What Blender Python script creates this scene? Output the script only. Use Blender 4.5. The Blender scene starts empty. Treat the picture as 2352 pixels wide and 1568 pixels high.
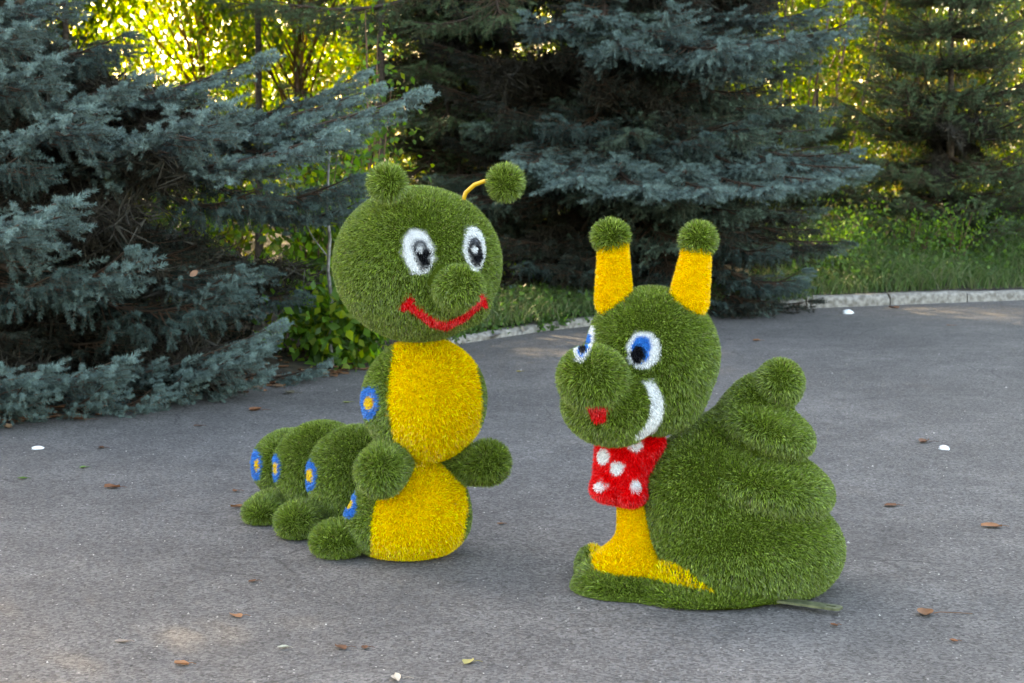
import bpy, math, random
import numpy as np
from mathutils import Vector, Matrix

random.seed(7)
RNG = np.random.default_rng(7)
scene = bpy.context.scene
COL = scene.collection

# ------------------------------------------------------------------ camera
CAM_H, F, CX, CY, HOR = 1.6, 3900.0, 1176.0, 784.0, 325.0
PITCH = math.atan((CY - HOR) / F)
cam_data = bpy.data.cameras.new('camera')
cam = bpy.data.objects.new('camera', cam_data)
COL.objects.link(cam)
cam.location = (0, 0, CAM_H)
cam.rotation_euler = (math.pi / 2 - PITCH, 0, 0)
cam_data.sensor_width = 36.0
cam_data.lens = 36.0 * F / 2352.0
cam_data.clip_start = 0.1
cam_data.clip_end = 2000
cam_data.dof.use_dof = True
cam_data.dof.focus_distance = 6.15
cam_data.dof.aperture_fstop = 6.3
scene.camera = cam

# ------------------------------------------------------------------ sky and sun
SUN_AZ = math.radians(-34)      # measured from +Y towards +X (negative: to the left, behind the trees)
SUN_EL = math.radians(25)
world = bpy.data.worlds.new('World')
scene.world = world
world.use_nodes = True
wn = world.node_tree.nodes
wl = world.node_tree.links
bg = wn['Background']
sky = wn.new('ShaderNodeTexSky')
sky.sky_type = 'NISHITA'
sky.sun_disc = False
sky.sun_elevation = SUN_EL
sky.sun_rotation = SUN_AZ
sky.dust_density = 2.5
sky.air_density = 1.0
sky.ozone_density = 1.0
wl.new(sky.outputs['Color'], bg.inputs['Color'])
bg.inputs['Strength'].default_value = 0.15
sun_data = bpy.data.lights.new('sun', 'SUN')
sun_data.energy = 3.0
sun_data.angle = math.radians(0.5)
sun_data.color = (1.0, 0.86, 0.64)
sun = bpy.data.objects.new('sun', sun_data)
COL.objects.link(sun)
sd = Vector((math.sin(SUN_AZ) * math.cos(SUN_EL), math.cos(SUN_AZ) * math.cos(SUN_EL), math.sin(SUN_EL)))
sun.rotation_euler = (-sd).to_track_quat('-Z', 'Y').to_euler()
sun.location = (-12, 18, 14)

vs = scene.view_settings
vs.view_transform = 'Standard'
vs.look = 'None'
vs.gamma = 1.0
vs.exposure = 3.3
vs.use_white_balance = True
vs.white_balance_temperature = 8900
vs.white_balance_tint = 10
vs.use_curve_mapping = False
scene.render.engine = 'CYCLES'
scene.cycles.use_denoising = True
scene.cycles.max_bounces = 8
scene.cycles.diffuse_bounces = 4
scene.cycles.transmission_bounces = 6
scene.cycles.transparent_max_bounces = 8
scene.cycles.sample_clamp_indirect = 6.0

# ------------------------------------------------------------------ pixel <-> place helpers (photo measured at 2352 x 1568)
CP, SP = math.cos(PITCH), math.sin(PITCH)

def at(px, py, Y):
    a, b = (px - CX) / F, (CY - py) / F
    d = np.array([a, CP + b * SP, -SP + b * CP])
    return np.array([0, 0, CAM_H]) + d * (Y / d[1])

def ground(px, py, z=0.0):
    a, b = (px - CX) / F, (CY - py) / F
    d = np.array([a, CP + b * SP, -SP + b * CP])
    return np.array([0, 0, CAM_H]) + d * ((z - CAM_H) / d[2])

def proj(P):
    x, y, z = P[:, 0], P[:, 1], P[:, 2] - CAM_H
    dep = y * CP - z * SP
    up = y * SP + z * CP
    return CX + F * x / dep, CY - F * up / dep

# ------------------------------------------------------------------ mesh helpers
def norm(v):
    return v / np.maximum(np.linalg.norm(v, axis=-1, keepdims=True), 1e-9)

def make_mesh(name, V, Fc, C=None, smooth=False, mats=None, midx=None):
    me = bpy.data.meshes.new(name)
    V = np.asarray(V, dtype=np.float32); Fc = np.asarray(Fc, dtype=np.int32)
    k = Fc.shape[1]
    me.vertices.add(len(V)); me.vertices.foreach_set('co', V.ravel())
    me.loops.add(Fc.size); me.loops.foreach_set('vertex_index', Fc.ravel())
    me.polygons.add(len(Fc))
    me.polygons.foreach_set('loop_start', np.arange(0, Fc.size, k, dtype=np.int32))
    me.polygons.foreach_set('loop_total', np.full(len(Fc), k, dtype=np.int32))
    if mats:
        for m in mats: me.materials.append(m)
    if midx is not None:
        me.polygons.foreach_set('material_index', np.asarray(midx, dtype=np.int32))
    me.update(calc_edges=True)
    if C is not None:
        ca = me.color_attributes.new('Col', 'FLOAT_COLOR', 'POINT')
        C4 = np.ones((len(V), 4), dtype=np.float32); C4[:, :3] = C
        ca.data.foreach_set('color', C4.ravel())
    if smooth:
        sm = np.ones(len(Fc), dtype=bool) if smooth is True else smooth
        me.polygons.foreach_set('use_smooth', sm)
    return me

def link(name, me, parent=None, loc=None):
    o = bpy.data.objects.new(name, me)
    COL.objects.link(o)
    if parent is not None:
        o.parent = parent
        if parent.type == 'EMPTY' or True:
            o.matrix_parent_inverse = Matrix.Identity(4)
    if loc is not None: o.location = loc
    return o

def root(name, label, cat, loc, group=None):
    o = bpy.data.objects.new(name, None)
    COL.objects.link(o)
    o.location = loc
    o.empty_display_size = 0.2
    o['label'] = label; o['category'] = cat
    if group: o['group'] = group
    return o

def tag(o, label=None, cat=None, group=None, kind=None):
    if label: o['label'] = label
    if cat: o['category'] = cat
    if group: o['group'] = group
    if kind: o['kind'] = kind
    return o

class MB:
    """collects triangles"""
    def __init__(s): s.V = []; s.F = []; s.C = []; s.n = 0
    def add(s, V, Fc, c=None):
        V = np.asarray(V, float); Fc = np.asarray(Fc, int)
        if Fc.shape[1] == 4:
            Fc = np.vstack([Fc[:, [0, 1, 2]], Fc[:, [0, 2, 3]]])
        s.V.append(V); s.F.append(Fc + s.n); s.n += len(V)
        if c is None: c = (1, 1, 1)
        c = np.asarray(c, float)
        s.C.append(np.broadcast_to(c, (len(V), 3)) if c.ndim == 1 else c)
    def tube(s, pts, rad, c=None, sides=7, caps=True):
        pts = np.asarray(pts, float); n = len(pts)
        rad = np.broadcast_to(np.asarray(rad, float), (n,))
        tan = norm(np.gradient(pts, axis=0))
        ref = np.array([0, 0, 1.0]) if abs(tan[0][2]) < 0.9 else np.array([1.0, 0, 0])
        V = []
        for i in range(n):
            a = np.cross(tan[i], ref); a /= max(np.linalg.norm(a), 1e-6)
            b = np.cross(tan[i], a)
            ang = np.arange(sides) * 2 * np.pi / sides
            V.append(pts[i] + rad[i] * (np.cos(ang)[:, None] * a + np.sin(ang)[:, None] * b))
        V = np.vstack(V); Fq = []
        for i in range(n - 1):
            for j in range(sides):
                k = (j + 1) % sides
                Fq.append([i * sides + j, i * sides + k, (i + 1) * sides + k, (i + 1) * sides + j])
        s.add(V, Fq, c)
        if caps:
            V2 = np.vstack([V[:sides], [pts[0]], V[-sides:], [pts[-1]]])
            Ft = [[(j + 1) % sides, j, sides] for j in range(sides)] + [[sides + 1 + j, sides + 1 + (j + 1) % sides, 2 * sides + 1] for j in range(sides)]
            s.add(V2, Ft, c)
    def mesh(s, name, mat, smooth=False):
        return make_mesh(name, np.vstack(s.V), np.vstack(s.F), np.vstack(s.C), smooth=smooth, mats=[mat])

# ------------------------------------------------------------------ materials
def new_mat(name):
    m = bpy.data.materials.new(name); m.use_nodes = True
    nt = m.node_tree
    for n in list(nt.nodes): nt.nodes.remove(n)
    out = nt.nodes.new('ShaderNodeOutputMaterial')
    return m, nt, out

def leafy(name, transl=0.3, rough=0.5, tint=(1, 1, 1), ttint=(1, 1, 1), spec=0.35):
    m, nt, out = new_mat(name)
    N, L = nt.nodes, nt.links
    at_ = N.new('ShaderNodeAttribute'); at_.attribute_name = 'Col'
    mul = N.new('ShaderNodeMixRGB'); mul.blend_type = 'MULTIPLY'; mul.inputs[0].default_value = 1
    mul.inputs[2].default_value = (*tint, 1); L.new(at_.outputs['Color'], mul.inputs[1])
    p = N.new('ShaderNodeBsdfPrincipled'); p.inputs['Roughness'].default_value = rough
    p.inputs['Specular IOR Level'].default_value = spec
    L.new(mul.outputs[0], p.inputs['Base Color'])
    t = N.new('ShaderNodeBsdfTranslucent')
    mul2 = N.new('ShaderNodeMixRGB'); mul2.blend_type = 'MULTIPLY'; mul2.inputs[0].default_value = 1
    mul2.inputs[2].default_value = (*ttint, 1); L.new(at_.outputs['Color'], mul2.inputs[1])
    L.new(mul2.outputs[0], t.inputs['Color'])
    mx = N.new('ShaderNodeMixShader'); mx.inputs[0].default_value = transl
    L.new(p.outputs[0], mx.inputs[1]); L.new(t.outputs[0], mx.inputs[2])
    L.new(mx.outputs[0], out.inputs[0])
    return m

M_TURF = leafy('turf_fibre', 0.22, 0.36, spec=0.6)
M_BACK = leafy('turf_backing', 0.0, 0.95, spec=0.0)
M_NEEDLE = leafy('spruce_needle', 0.12, 0.55, spec=0.3)
M_LEAF = leafy('broad_leaf', 0.5, 0.5, ttint=(2.7, 2.6, 0.45), spec=0.3)
M_GRASS = leafy('verge_grass', 0.35, 0.55)
M_DRY = leafy('dry_leaf', 0.15, 0.7, spec=0.2)

def noise_mat(name, c1, c2, scale, rough=0.8, bump=0.3, dist=0.01, detail=6, metallic=0):
    m, nt, out = new_mat(name)
    N, L = nt.nodes, nt.links
    tc = N.new('ShaderNodeTexCoord')
    nz = N.new('ShaderNodeTexNoise'); nz.inputs['Scale'].default_value = scale; nz.inputs['Detail'].default_value = detail
    L.new(tc.outputs['Object'], nz.inputs['Vector'])
    cr = N.new('ShaderNodeValToRGB')
    cr.color_ramp.elements[0].position = 0.35; cr.color_ramp.elements[0].color = (*c1, 1)
    cr.color_ramp.elements[1].position = 0.65; cr.color_ramp.elements[1].color = (*c2, 1)
    L.new(nz.outputs['Fac'], cr.inputs[0])
    p = N.new('ShaderNodeBsdfPrincipled'); p.inputs['Roughness'].default_value = rough
    p.inputs['Metallic'].default_value = metallic
    L.new(cr.outputs[0], p.inputs['Base Color'])
    bp = N.new('ShaderNodeBump'); bp.inputs['Strength'].default_value = bump; bp.inputs['Distance'].default_value = dist
    L.new(nz.outputs['Fac'], bp.inputs['Height']); L.new(bp.outputs[0], p.inputs['Normal'])
    L.new(p.outputs[0], out.inputs[0])
    return m

M_BARK = noise_mat('bark', (0.03, 0.02, 0.015), (0.09, 0.065, 0.045), 30, 0.9, 0.8)
M_STEM = noise_mat('brown_stem', (0.10, 0.05, 0.03), (0.22, 0.12, 0.07), 12, 0.8, 0.4)
M_SOIL = noise_mat('soil', (0.018, 0.014, 0.010), (0.06, 0.045, 0.028), 9, 0.95, 0.8, 0.02)
M_CONC = noise_mat('kerb_concrete', (0.13, 0.115, 0.10), (0.30, 0.28, 0.26), 22, 0.85, 0.6, 0.01, 12)
M_YEL = noise_mat('yellow_plastic_tube', (0.62, 0.33, 0.01), (0.72, 0.40, 0.02), 20, 0.35, 0.05)
M_WHITE = noise_mat('white_scrap', (0.62, 0.64, 0.68), (0.8, 0.8, 0.8), 30, 0.5, 0.2)
M_METAL = noise_mat('painted_steel', (0.06, 0.07, 0.035), (0.16, 0.17, 0.09), 40, 0.5, 0.2, 0.002, 6, 0.3)
M_DARK = noise_mat('dark_backing', (0.012, 0.012, 0.01), (0.02, 0.02, 0.018), 40, 0.8, 0.2)

def asphalt_mat():
    m, nt, out = new_mat('asphalt')
    N, L = nt.nodes, nt.links
    tc = N.new('ShaderNodeTexCoord')
    def noise(s, d=4, r=0.6, vec=None):
        n = N.new('ShaderNodeTexNoise'); n.inputs['Scale'].default_value = s; n.inputs['Detail'].default_value = d
        n.inputs['Roughness'].default_value = r
        L.new(vec if vec else tc.outputs['Object'], n.inputs['Vector']); return n.outputs['Fac']
    def ramp(x, p0, c0, p1, c1):
        r = N.new('ShaderNodeValToRGB'); e = r.color_ramp.elements
        e[0].position = p0; e[0].color = (*c0, 1); e[1].position = p1; e[1].color = (*c1, 1)
        L.new(x, r.inputs[0]); return r.outputs[0]
    def mix(f, a, b, mode='MIX'):
        x = N.new('ShaderNodeMixRGB'); x.blend_type = mode
        if isinstance(f, float): x.inputs[0].default_value = f
        else: L.new(f, x.inputs[0])
        L.new(a, x.inputs[1]); L.new(b, x.inputs[2]); return x.outputs[0]
    base = ramp(noise(0.55, 5), 0.3, (0.098, 0.093, 0.093), 0.7, (0.138, 0.132, 0.132))
    mid = ramp(noise(5, 5, 0.7), 0.3, (0.78, 0.78, 0.79), 0.75, (1.15, 1.14, 1.14))
    c = mix(1.0, base, mid, 'MULTIPLY')
    # aggregate: every stone its own grey
    vo = N.new('ShaderNodeTexVoronoi'); vo.inputs['Scale'].default_value = 105
    L.new(tc.outputs['Object'], vo.inputs['Vector'])
    sep = N.new('ShaderNodeSeparateColor'); L.new(vo.outputs['Color'], sep.inputs[0])
    ag = ramp(sep.outputs[0], 0.0, (0.5, 0.49, 0.48), 1.0, (1.5, 1.48, 1.47))
    c = mix(1.0, c, ag, 'MULTIPLY')
    # sparse pale chips
    v2 = N.new('ShaderNodeTexVoronoi'); v2.inputs['Scale'].default_value = 34
    L.new(tc.outputs['Object'], v2.inputs['Vector'])
    chip = ramp(v2.outputs['Distance'], 0.10, (1, 1, 1), 0.16, (0, 0, 0))
    s2 = N.new('ShaderNodeSeparateColor'); L.new(v2.outputs['Color'], s2.inputs[0])
    few = ramp(s2.outputs[1], 0.80, (0, 0, 0), 0.83, (1, 1, 1))
    cf = mix(1.0, chip, few, 'MULTIPLY')
    pale = N.new('ShaderNodeRGB'); pale.outputs[0].default_value = (0.42, 0.40, 0.38, 1)
    c = mix(cf, c, pale.outputs[0])
    # dark pits
    v3 = N.new('ShaderNodeTexVoronoi'); v3.inputs['Scale'].default_value = 22
    L.new(tc.outputs['Object'], v3.inputs['Vector'])
    pit = ramp(v3.outputs['Distance'], 0.05, (1, 1, 1), 0.16, (0, 0, 0))
    s3 = N.new('ShaderNodeSeparateColor'); L.new(v3.outputs['Color'], s3.inputs[0])
    fw = ramp(s3.outputs[2], 0.72, (0, 0, 0), 0.76, (1, 1, 1))
    pf = mix(1.0, pit, fw, 'MULTIPLY')
    dk = N.new('ShaderNodeRGB'); dk.outputs[0].default_value = (0.035, 0.033, 0.032, 1)
    c = mix(pf, c, dk.outputs[0])
    # hairline cracks, warped and broken up
    wv = N.new('ShaderNodeTexNoise'); wv.inputs['Scale'].default_value = 1.6; wv.inputs['Detail'].default_value = 5
    L.new(tc.outputs['Object'], wv.inputs['Vector'])
    wm = N.new('ShaderNodeMixRGB'); wm.inputs[0].default_value = 0.25
    L.new(tc.outputs['Object'], wm.inputs[1]); L.new(wv.outputs['Color'], wm.inputs[2])
    v4 = N.new('ShaderNodeTexVoronoi'); v4.feature = 'DISTANCE_TO_EDGE'; v4.inputs['Scale'].default_value = 0.75
    L.new(wm.outputs[0], v4.inputs['Vector'])
    ck = ramp(v4.outputs['Distance'], 0.0, (1, 1, 1), 0.0045, (0, 0, 0))
    ckm = ramp(noise(0.8, 3), 0.48, (0, 0, 0), 0.56, (0.8, 0.8, 0.8))
    ckf = mix(1.0, ck, ckm, 'MULTIPLY')
    c = mix(ckf, c, dk.outputs[0])
    # dusty and dark worn patches
    du = ramp(noise(1.4, 7, 0.75), 0.42, (0.86, 0.85, 0.84), 0.62, (1.10, 1.09, 1.07))
    c = mix(1.0, c, du, 'MULTIPLY')
    p = N.new('ShaderNodeBsdfPrincipled'); p.inputs['Roughness'].default_value = 0.82
    p.inputs['Specular IOR Level'].default_value = 0.35
    L.new(c, p.inputs['Base Color'])
    h1 = noise(170, 3, 0.6); h2 = noise(26, 4, 0.6)
    ad = N.new('ShaderNodeMath'); ad.operation = 'ADD'
    L.new(h1, ad.inputs[0]); L.new(h2, ad.inputs[1])
    sb = N.new('ShaderNodeMath'); sb.operation = 'SUBTRACT'
    L.new(ad.outputs[0], sb.inputs[0])
    sp = N.new('ShaderNodeSeparateColor'); L.new(pf, sp.inputs[0]); L.new(sp.outputs[0], sb.inputs[1])
    bp = N.new('ShaderNodeBump'); bp.inputs['Strength'].default_value = 0.85; bp.inputs['Distance'].default_value = 0.008
    L.new(sb.outputs[0], bp.inputs['Height']); L.new(bp.outputs[0], p.inputs['Normal'])
    L.new(p.outputs[0], out.inputs[0])
    return m
M_ASPH = asphalt_mat()

# ------------------------------------------------------------------ ground
EX = np.array([-200, -30, -8, -2.9, -2.1, -1.3, -0.3, 0.8, 2.15, 5.2, 10, 30, 200.0])
EY = np.array([9.0, 9.0, 9.2, 9.75, 10.6, 11.7, 13.75, 14.9, 16.05, 17.2, 18.2, 20, 22])
def edge_y(x): return np.interp(x, EX, EY)

g = make_mesh('ground', [(-700, -700, -0.012), (700, -700, -0.012), (700, 700, -0.012), (-700, 700, -0.012)], [[0, 1, 2, 3]], mats=[M_SOIL])
tag(link('ground', g), 'dark soil under the trees reaching the horizon', kind='structure')
xs = np.unique(np.concatenate([np.linspace(-200, -10, 12), np.linspace(-10, 12, 90), np.linspace(12, 200, 12)]))
ys = edge_y(xs) + 0.05 * np.sin(xs * 5) * (xs < -0.6) + 0.04 * np.sin(xs * 11 + 1) * (xs < -0.6)
V = np.vstack([np.c_[xs, np.full(len(xs), -60), np.zeros(len(xs))], np.c_[xs, ys, np.zeros(len(xs))]])
n = len(xs)
Fq = [[i, i + 1, n + i + 1, n + i] for i in range(n - 1)]
tag(link('asphalt_yard', make_mesh('asphalt_yard', V, Fq, mats=[M_ASPH])), 'worn grey asphalt yard with pale grit', kind='structure')

# raised planted verge behind the kerb and under the spruces
def verge_z(x, dy):
    e = np.interp(x, [-1.2, -0.2], [0.012, 0.10])
    return e + 0.06 * np.minimum(dy, 3) + 0.03 * np.sin(x * 3.1 + dy * 2) * np.minimum(dy, 1) + 0.02 * np.sin(x * 7.3) * np.minimum(dy, 1)
offs = np.array([0.02, 0.15, 0.4, 0.8, 1.4, 2.2, 3.2, 5, 8, 14, 30])
V = np.vstack([np.c_[xs, edge_y(xs) + 0.16 * (xs > -0.5) + o, verge_z(xs, o)] for o in offs])
V[:, 2][np.abs(V[:, 0]) > 150] = 0.0
Fq = []
for r in range(len(offs) - 1):
    for i in range(n - 1):
        a = r * n + i; Fq.append([a, a + 1, a + n + 1, a + n])
tag(link('verge_soil', make_mesh('verge_soil', V, Fq, smooth=True, mats=[M_SOIL])), 'dark needle covered soil bank behind the kerb', kind='structure')

# kerb: a row of stones, each its own piece
kerb = root('kerb', 'row of chipped pale concrete kerbstones edging the asphalt', 'kerb', tuple(np.array([2.0, edge_y(2.0), 0])))
kx, ky = 2.0, float(edge_y(2.0))
xk = -0.55
ki = 0
while xk < 11.5:
    L_ = 0.86 + random.uniform(-0.03, 0.10)
    x1 = xk + L_ * 0.93
    a = np.array([xk, edge_y(xk), 0]); b = np.array([x1, edge_y(x1), 0])
    d = norm(b - a); nrm = np.array([-d[1], d[0], 0])
    a = a + d * 0.006; b = b - d * 0.006
    m = MB(); segs = 10; hh = (0.102 + random.uniform(-0.014, 0.012)) * float(np.interp(xk, [0.5, 3.0], [0.62, 1.0])); w = 0.15
    rows = []
    for i in range(segs + 1):
        p = a + (b - a) * i / segs
        c = 0.014 + 0.010 * random.random() + (0.028 * random.random() if random.random() < 0.22 else 0)
        j = lambda s=0.003: random.uniform(-s, s)
        rows.append([p + (0, 0, -0.02), p + nrm * j() + (0, 0, hh * 0.5), p + nrm * j() + (0, 0, hh - c), p + nrm * c + (0, 0, hh + j(0.004)), p + nrm * w + (0, 0, hh + j(0.004)), p + nrm * w + (0, 0, -0.02)])
    V = np.array(rows).reshape(-1, 3) - np.array([kx, ky, 0]); Fq = []
    for i in range(segs):
        for q in range(5):
            Fq.append([i * 6 + q, (i + 1) * 6 + q, (i + 1) * 6 + q + 1, i * 6 + q + 1])
    Ft = [[0, 1, 2], [0, 2, 3], [0, 3, 4], [0, 4, 5]]
    m.add(V, Fq); m.add(V[:6], Ft); m.add(V[-6:], [t[::-1] for t in Ft])
    link('kerbstone', m.mesh('kerbstone', M_CONC), kerb)
    xk = x1 + 0.004; ki += 1

# ------------------------------------------------------------------ spruce boughs
def shoot_template(rng, n=46, L=0.125):
    t = np.sort(rng.uniform(0.0, 1.0, n)) ** 0.9
    ph = rng.uniform(0, 2 * np.pi, n)
    r = np.c_[np.zeros(n), np.cos(ph), np.sin(ph)]
    fwd = 0.45 + 0.8 * t ** 4
    d = norm(r + np.c_[fwd, np.zeros(n), 0.22 * np.ones(n)])
    nl = rng.uniform(0.021, 0.029, n) * (1 - 0.25 * t ** 4)
    base = np.c_[t * L, np.zeros(n), np.zeros(n)]
    w = norm(np.cross(d, rng.normal(size=(n, 3)))) * 0.0023
    V = np.stack([base - w, base + w, base + d * nl[:, None]], 1).reshape(-1, 3)
    Fc = np.arange(n * 3).reshape(-1, 3)
    # stem
    st = np.array([[0, -.0022, 0], [0, .0022, 0], [L, 0, 0], [0, 0, -.0022], [0, 0, .0022], [L, 0, 0.001]])
    V = np.vstack([V, st]); Fc = np.vstack([Fc, [[n * 3, n * 3 + 1, n * 3 + 2], [n * 3 + 3, n * 3 + 4, n * 3 + 5]]])
    isst = np.zeros(len(V)); isst[n * 3:] = 1
    return V, Fc, isst

def bough_mesh(name, L, W, seed, droop=0.10, lift=0.10, hang=0.35, col=(0.075, 0.130, 0.128), old_shade=(0.018, 0.030, 0.024), nn=96, spacing=0.068):
    rng = np.random.default_rng(seed)
    T = [shoot_template(rng, nn) for _ in range(8)]
    P, D, S, A = [], [], [], []
    m = MB()
    ph = rng.uniform(0, 6)
    def axis(t):
        return np.array([L * t, 0.05 * L * math.sin(3 * t + ph), -droop * L * math.sin(math.pi * min(t * 0.95, 1)) + lift * L * t ** 3])
    ts = np.linspace(0, 1, 14)
    m.tube([axis(t) for t in ts], np.linspace(0.024, 0.004, 14), (0.055, 0.036, 0.026), 5)
    N = int(L * 0.9 / spacing)
    for i in range(N):
        t = 0.10 + 0.88 * (i + rng.uniform(-.3, .3)) / N
        o = axis(t)
        env = min(1, (t - 0.02) / 0.3) ** 0.7 * (1 - t) ** 0.62 * 1.15
        for s in (-1, 1):
            l = max(W * env * rng.uniform(0.65, 1.2), 0.07)
            a = math.radians(rng.uniform(34, 56) - 14 * t)
            d = np.array([math.cos(a), s * math.sin(a), rng.normal(0, 0.10)])
            dr = rng.uniform(0.05, 0.35)
            lf = rng.uniform(0.0, 0.22)
            ax2 = lambda u: o + d * l * u + np.array([0, 0, -dr * l * u * (1 - 0.4 * u) + lf * l * u ** 3])
            if l > 0.15:
                m.tube([ax2(0), ax2(0.5), ax2(1)], [0.006, 0.004, 0.002], (0.10, 0.055, 0.035), 3, False)
            k = max(int(l / 0.062), 1)
            for j in range(k):
                u = 0.12 + 0.88 * (j + rng.uniform(0, 1)) / k
                pos = ax2(u)
                for q in (-1, 1):
                    b = math.radians(rng.uniform(18, 48)) * q
                    dd = np.array([d[0] * math.cos(b) - d[1] * math.sin(b), d[0] * math.sin(b) + d[1] * math.cos(b), rng.normal(0.02, 0.15)])
                    if rng.random() < hang:
                        dd = dd * 0.45 + np.array([0, 0, -rng.uniform(.5, 1.1)])
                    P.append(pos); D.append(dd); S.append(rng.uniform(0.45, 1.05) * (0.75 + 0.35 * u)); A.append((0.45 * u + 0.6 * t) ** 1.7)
            P.append(ax2(0.93)); D.append(d + (0, 0, lf)); S.append(rng.uniform(0.9, 1.3)); A.append(1.0)
    for q in range(5):
        P.append(axis(0.97)); D.append(np.array([1, rng.normal(0, .35), rng.normal(.15, .15)])); S.append(1.2); A.append(1.0)
    P = np.array(P); D = norm(np.array(D)); S = np.array(S); A = np.array(A)
    which = rng.integers(0, 8, len(P))
    up = np.array([0, 0, 1.0]) + rng.normal(0, .25, (len(P), 3))
    Yv = norm(np.cross(up, D)); Zv = np.cross(D, Yv)
    for w_ in range(8):
        sel = np.where(which == w_)[0]
        if not len(sel): continue
        TV, TF, ST = T[w_]
        R = np.stack([D[sel], Yv[sel], Zv[sel]], 2)      # columns
        VV = np.einsum('nij,vj->nvi', R, TV) * S[sel][:, None, None] + P[sel][:, None, :]
        nv = len(TV)
        FF = (TF[None] + (np.arange(len(sel)) * nv)[:, None, None]).reshape(-1, 3)
        tip_mix = np.clip(A[sel] + rng.normal(0, .12, len(sel)), 0, 1)[:, None]
        c = np.array(old_shade) * (1 - tip_mix) + np.array(col) * tip_mix  # darker inwards: older needles, with shade between the boughs painted in
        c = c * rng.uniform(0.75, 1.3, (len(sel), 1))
        cc = np.repeat(c[:, None, :], nv, 1)
        cc = cc * rng.uniform(0.85, 1.15, (len(sel), nv, 1))
        cc[:, ST > 0.5] = (0.16, 0.075, 0.045)
        m.add(VV.reshape(-1, 3), FF, cc.reshape(-1, 3))
    me = m.mesh(name, M_NEEDLE)
    me['len'] = L
    return me

BLUE = (0.125, 0.195, 0.182)
GREEN = (0.080, 0.130, 0.062)
INNER_SHADE = (0.026, 0.036, 0.029)  # older inner needles, plus the crown's inner shade put into the colour
B_BLUE = [bough_mesh('bough', 2.3, 0.60, 11, 0.07, 0.06, 0.22, BLUE),
          bough_mesh('bough', 1.7, 0.50, 12, 0.05, 0.09, 0.22, BLUE),
          bough_mesh('bough', 1.2, 0.42, 13, 0.10, 0.16, 0.35, BLUE),
          bough_mesh('bough', 1.8, 0.60, 14, 0.16, 0.02, 0.55, (0.062, 0.105, 0.098))]
B_PAD = [bough_mesh('bough', 2.3, 0.50, 71, 0.05, 0.05, 0.10, (0.150, 0.228, 0.212), (0.014, 0.022, 0.018), 96, 0.062), bough_mesh('bough', 1.5, 0.44, 72, 0.04, 0.07, 0.12, (0.150, 0.228, 0.212), (0.014, 0.022, 0.018), 96, 0.062)]
B_INNER_SHADE = [bough_mesh('bough', 2.0, 0.6, 17, 0.10, 0.03, 0.5, INNER_SHADE, (0.016, 0.020, 0.014), 60, 0.085), bough_mesh('bough', 1.4, 0.5, 18, 0.10, 0.03, 0.5, INNER_SHADE, (0.016, 0.020, 0.014), 60, 0.085)]
B_GREEN = [bough_mesh('bough', 1.9, 0.55, 21, 0.10, 0.05, 0.45, GREEN, (0.022, 0.034, 0.014), 50, 0.09),
           bough_mesh('bough', 1.3, 0.45, 22, 0.08, 0.10, 0.40, GREEN, (0.022, 0.034, 0.014), 50, 0.09)]

def dead_mesh(name, L, W, seed):
    rng = np.random.default_rng(seed); m = MB()
    m.tube([(0, 0, 0), (L * .5, 0, -.05 * L), (L, 0, -.12 * L)], [.02, .012, .003], (0.05, 0.035, 0.027), 5)
    for i in range(150):
        t = rng.uniform(.05, 1); l = W * rng.uniform(.4, 1.1) * (1 - .6 * t); a = rng.uniform(-1.5, 1.5)
        o = np.array([L * t, 0, -.11 * L * t]); e = o + np.array([math.cos(a) * l, math.sin(a) * l, rng.uniform(-.5, .1) * l])
        m.tube([o, (o + e) / 2 + (0, 0, .02), e], [.004, .003, .002], (0.045, 0.032, 0.026), 3, False)
        k = 26; q = rng.uniform(0.15, 1, (k, 1)); P = o * (1 - q) + e * q
        d = rng.normal(0, 1, (k, 3)) * rng.uniform(.02, .08, (k, 1)); w = rng.normal(0, .003, (k, 3))
        m.add(np.stack([P - w, P + w, P + d], 1).reshape(-1, 3), np.arange(k * 3).reshape(-1, 3), np.repeat(np.array([[.032, .028, .020]]) * rng.uniform(.6, 1.4, (k, 1)), 3, 0))
    me = m.mesh(name, M_NEEDLE); me['len'] = L
    return me
B_DEAD = [dead_mesh('bare_bough', 1.5, .5, 41), dead_mesh('bare_bough', 1.1, .45, 42)]

def put_bough(tree, me, p0, p1, roll=0.0, thick=1.0):
    p0 = np.array(p0, float); p1 = np.array(p1, float)
    d = p1 - p0; l = np.linalg.norm(d); x = d / l
    z = np.array([0, 0, 1.0]); y = norm(np.cross(z, x)); z = np.cross(x, y)
    R = Matrix((( x[0], y[0], z[0]), (x[1], y[1], z[1]), (x[2], y[2], z[2]))).to_4x4()
    s = l / me['len']
    s2 = max(0.8, min(1.25, s)) * thick
    o = bpy.data.objects.new('bough', me)
    COL.objects.link(o); o.parent = tree
    tl = tree.location
    o.matrix_local = Matrix.Translation(Vector(p0) - tl) @ R @ Matrix.Rotation(roll, 4, 'X') @ Matrix.Diagonal((s, s2, s2, 1))
    return o

def trunk(tree, h, r, mat=M_BARK, lean=(0, 0), name='trunk', sides=10):
    m = MB(); n_ = 10
    pts = [(lean[0] * t * t * h + 0.03 * math.sin(5 * t), lean[1] * t * t * h, h * t - 0.1) for t in np.linspace(0, 1, n_)]
    rr = [r * (1.25 if i == 0 else 1) * (1 - 0.9 * i / (n_ - 1)) + 0.01 for i in range(n_)]
    m.tube(pts, rr, None, sides)
    return link(name, m.mesh(name, mat, smooth=True), tree)

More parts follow.
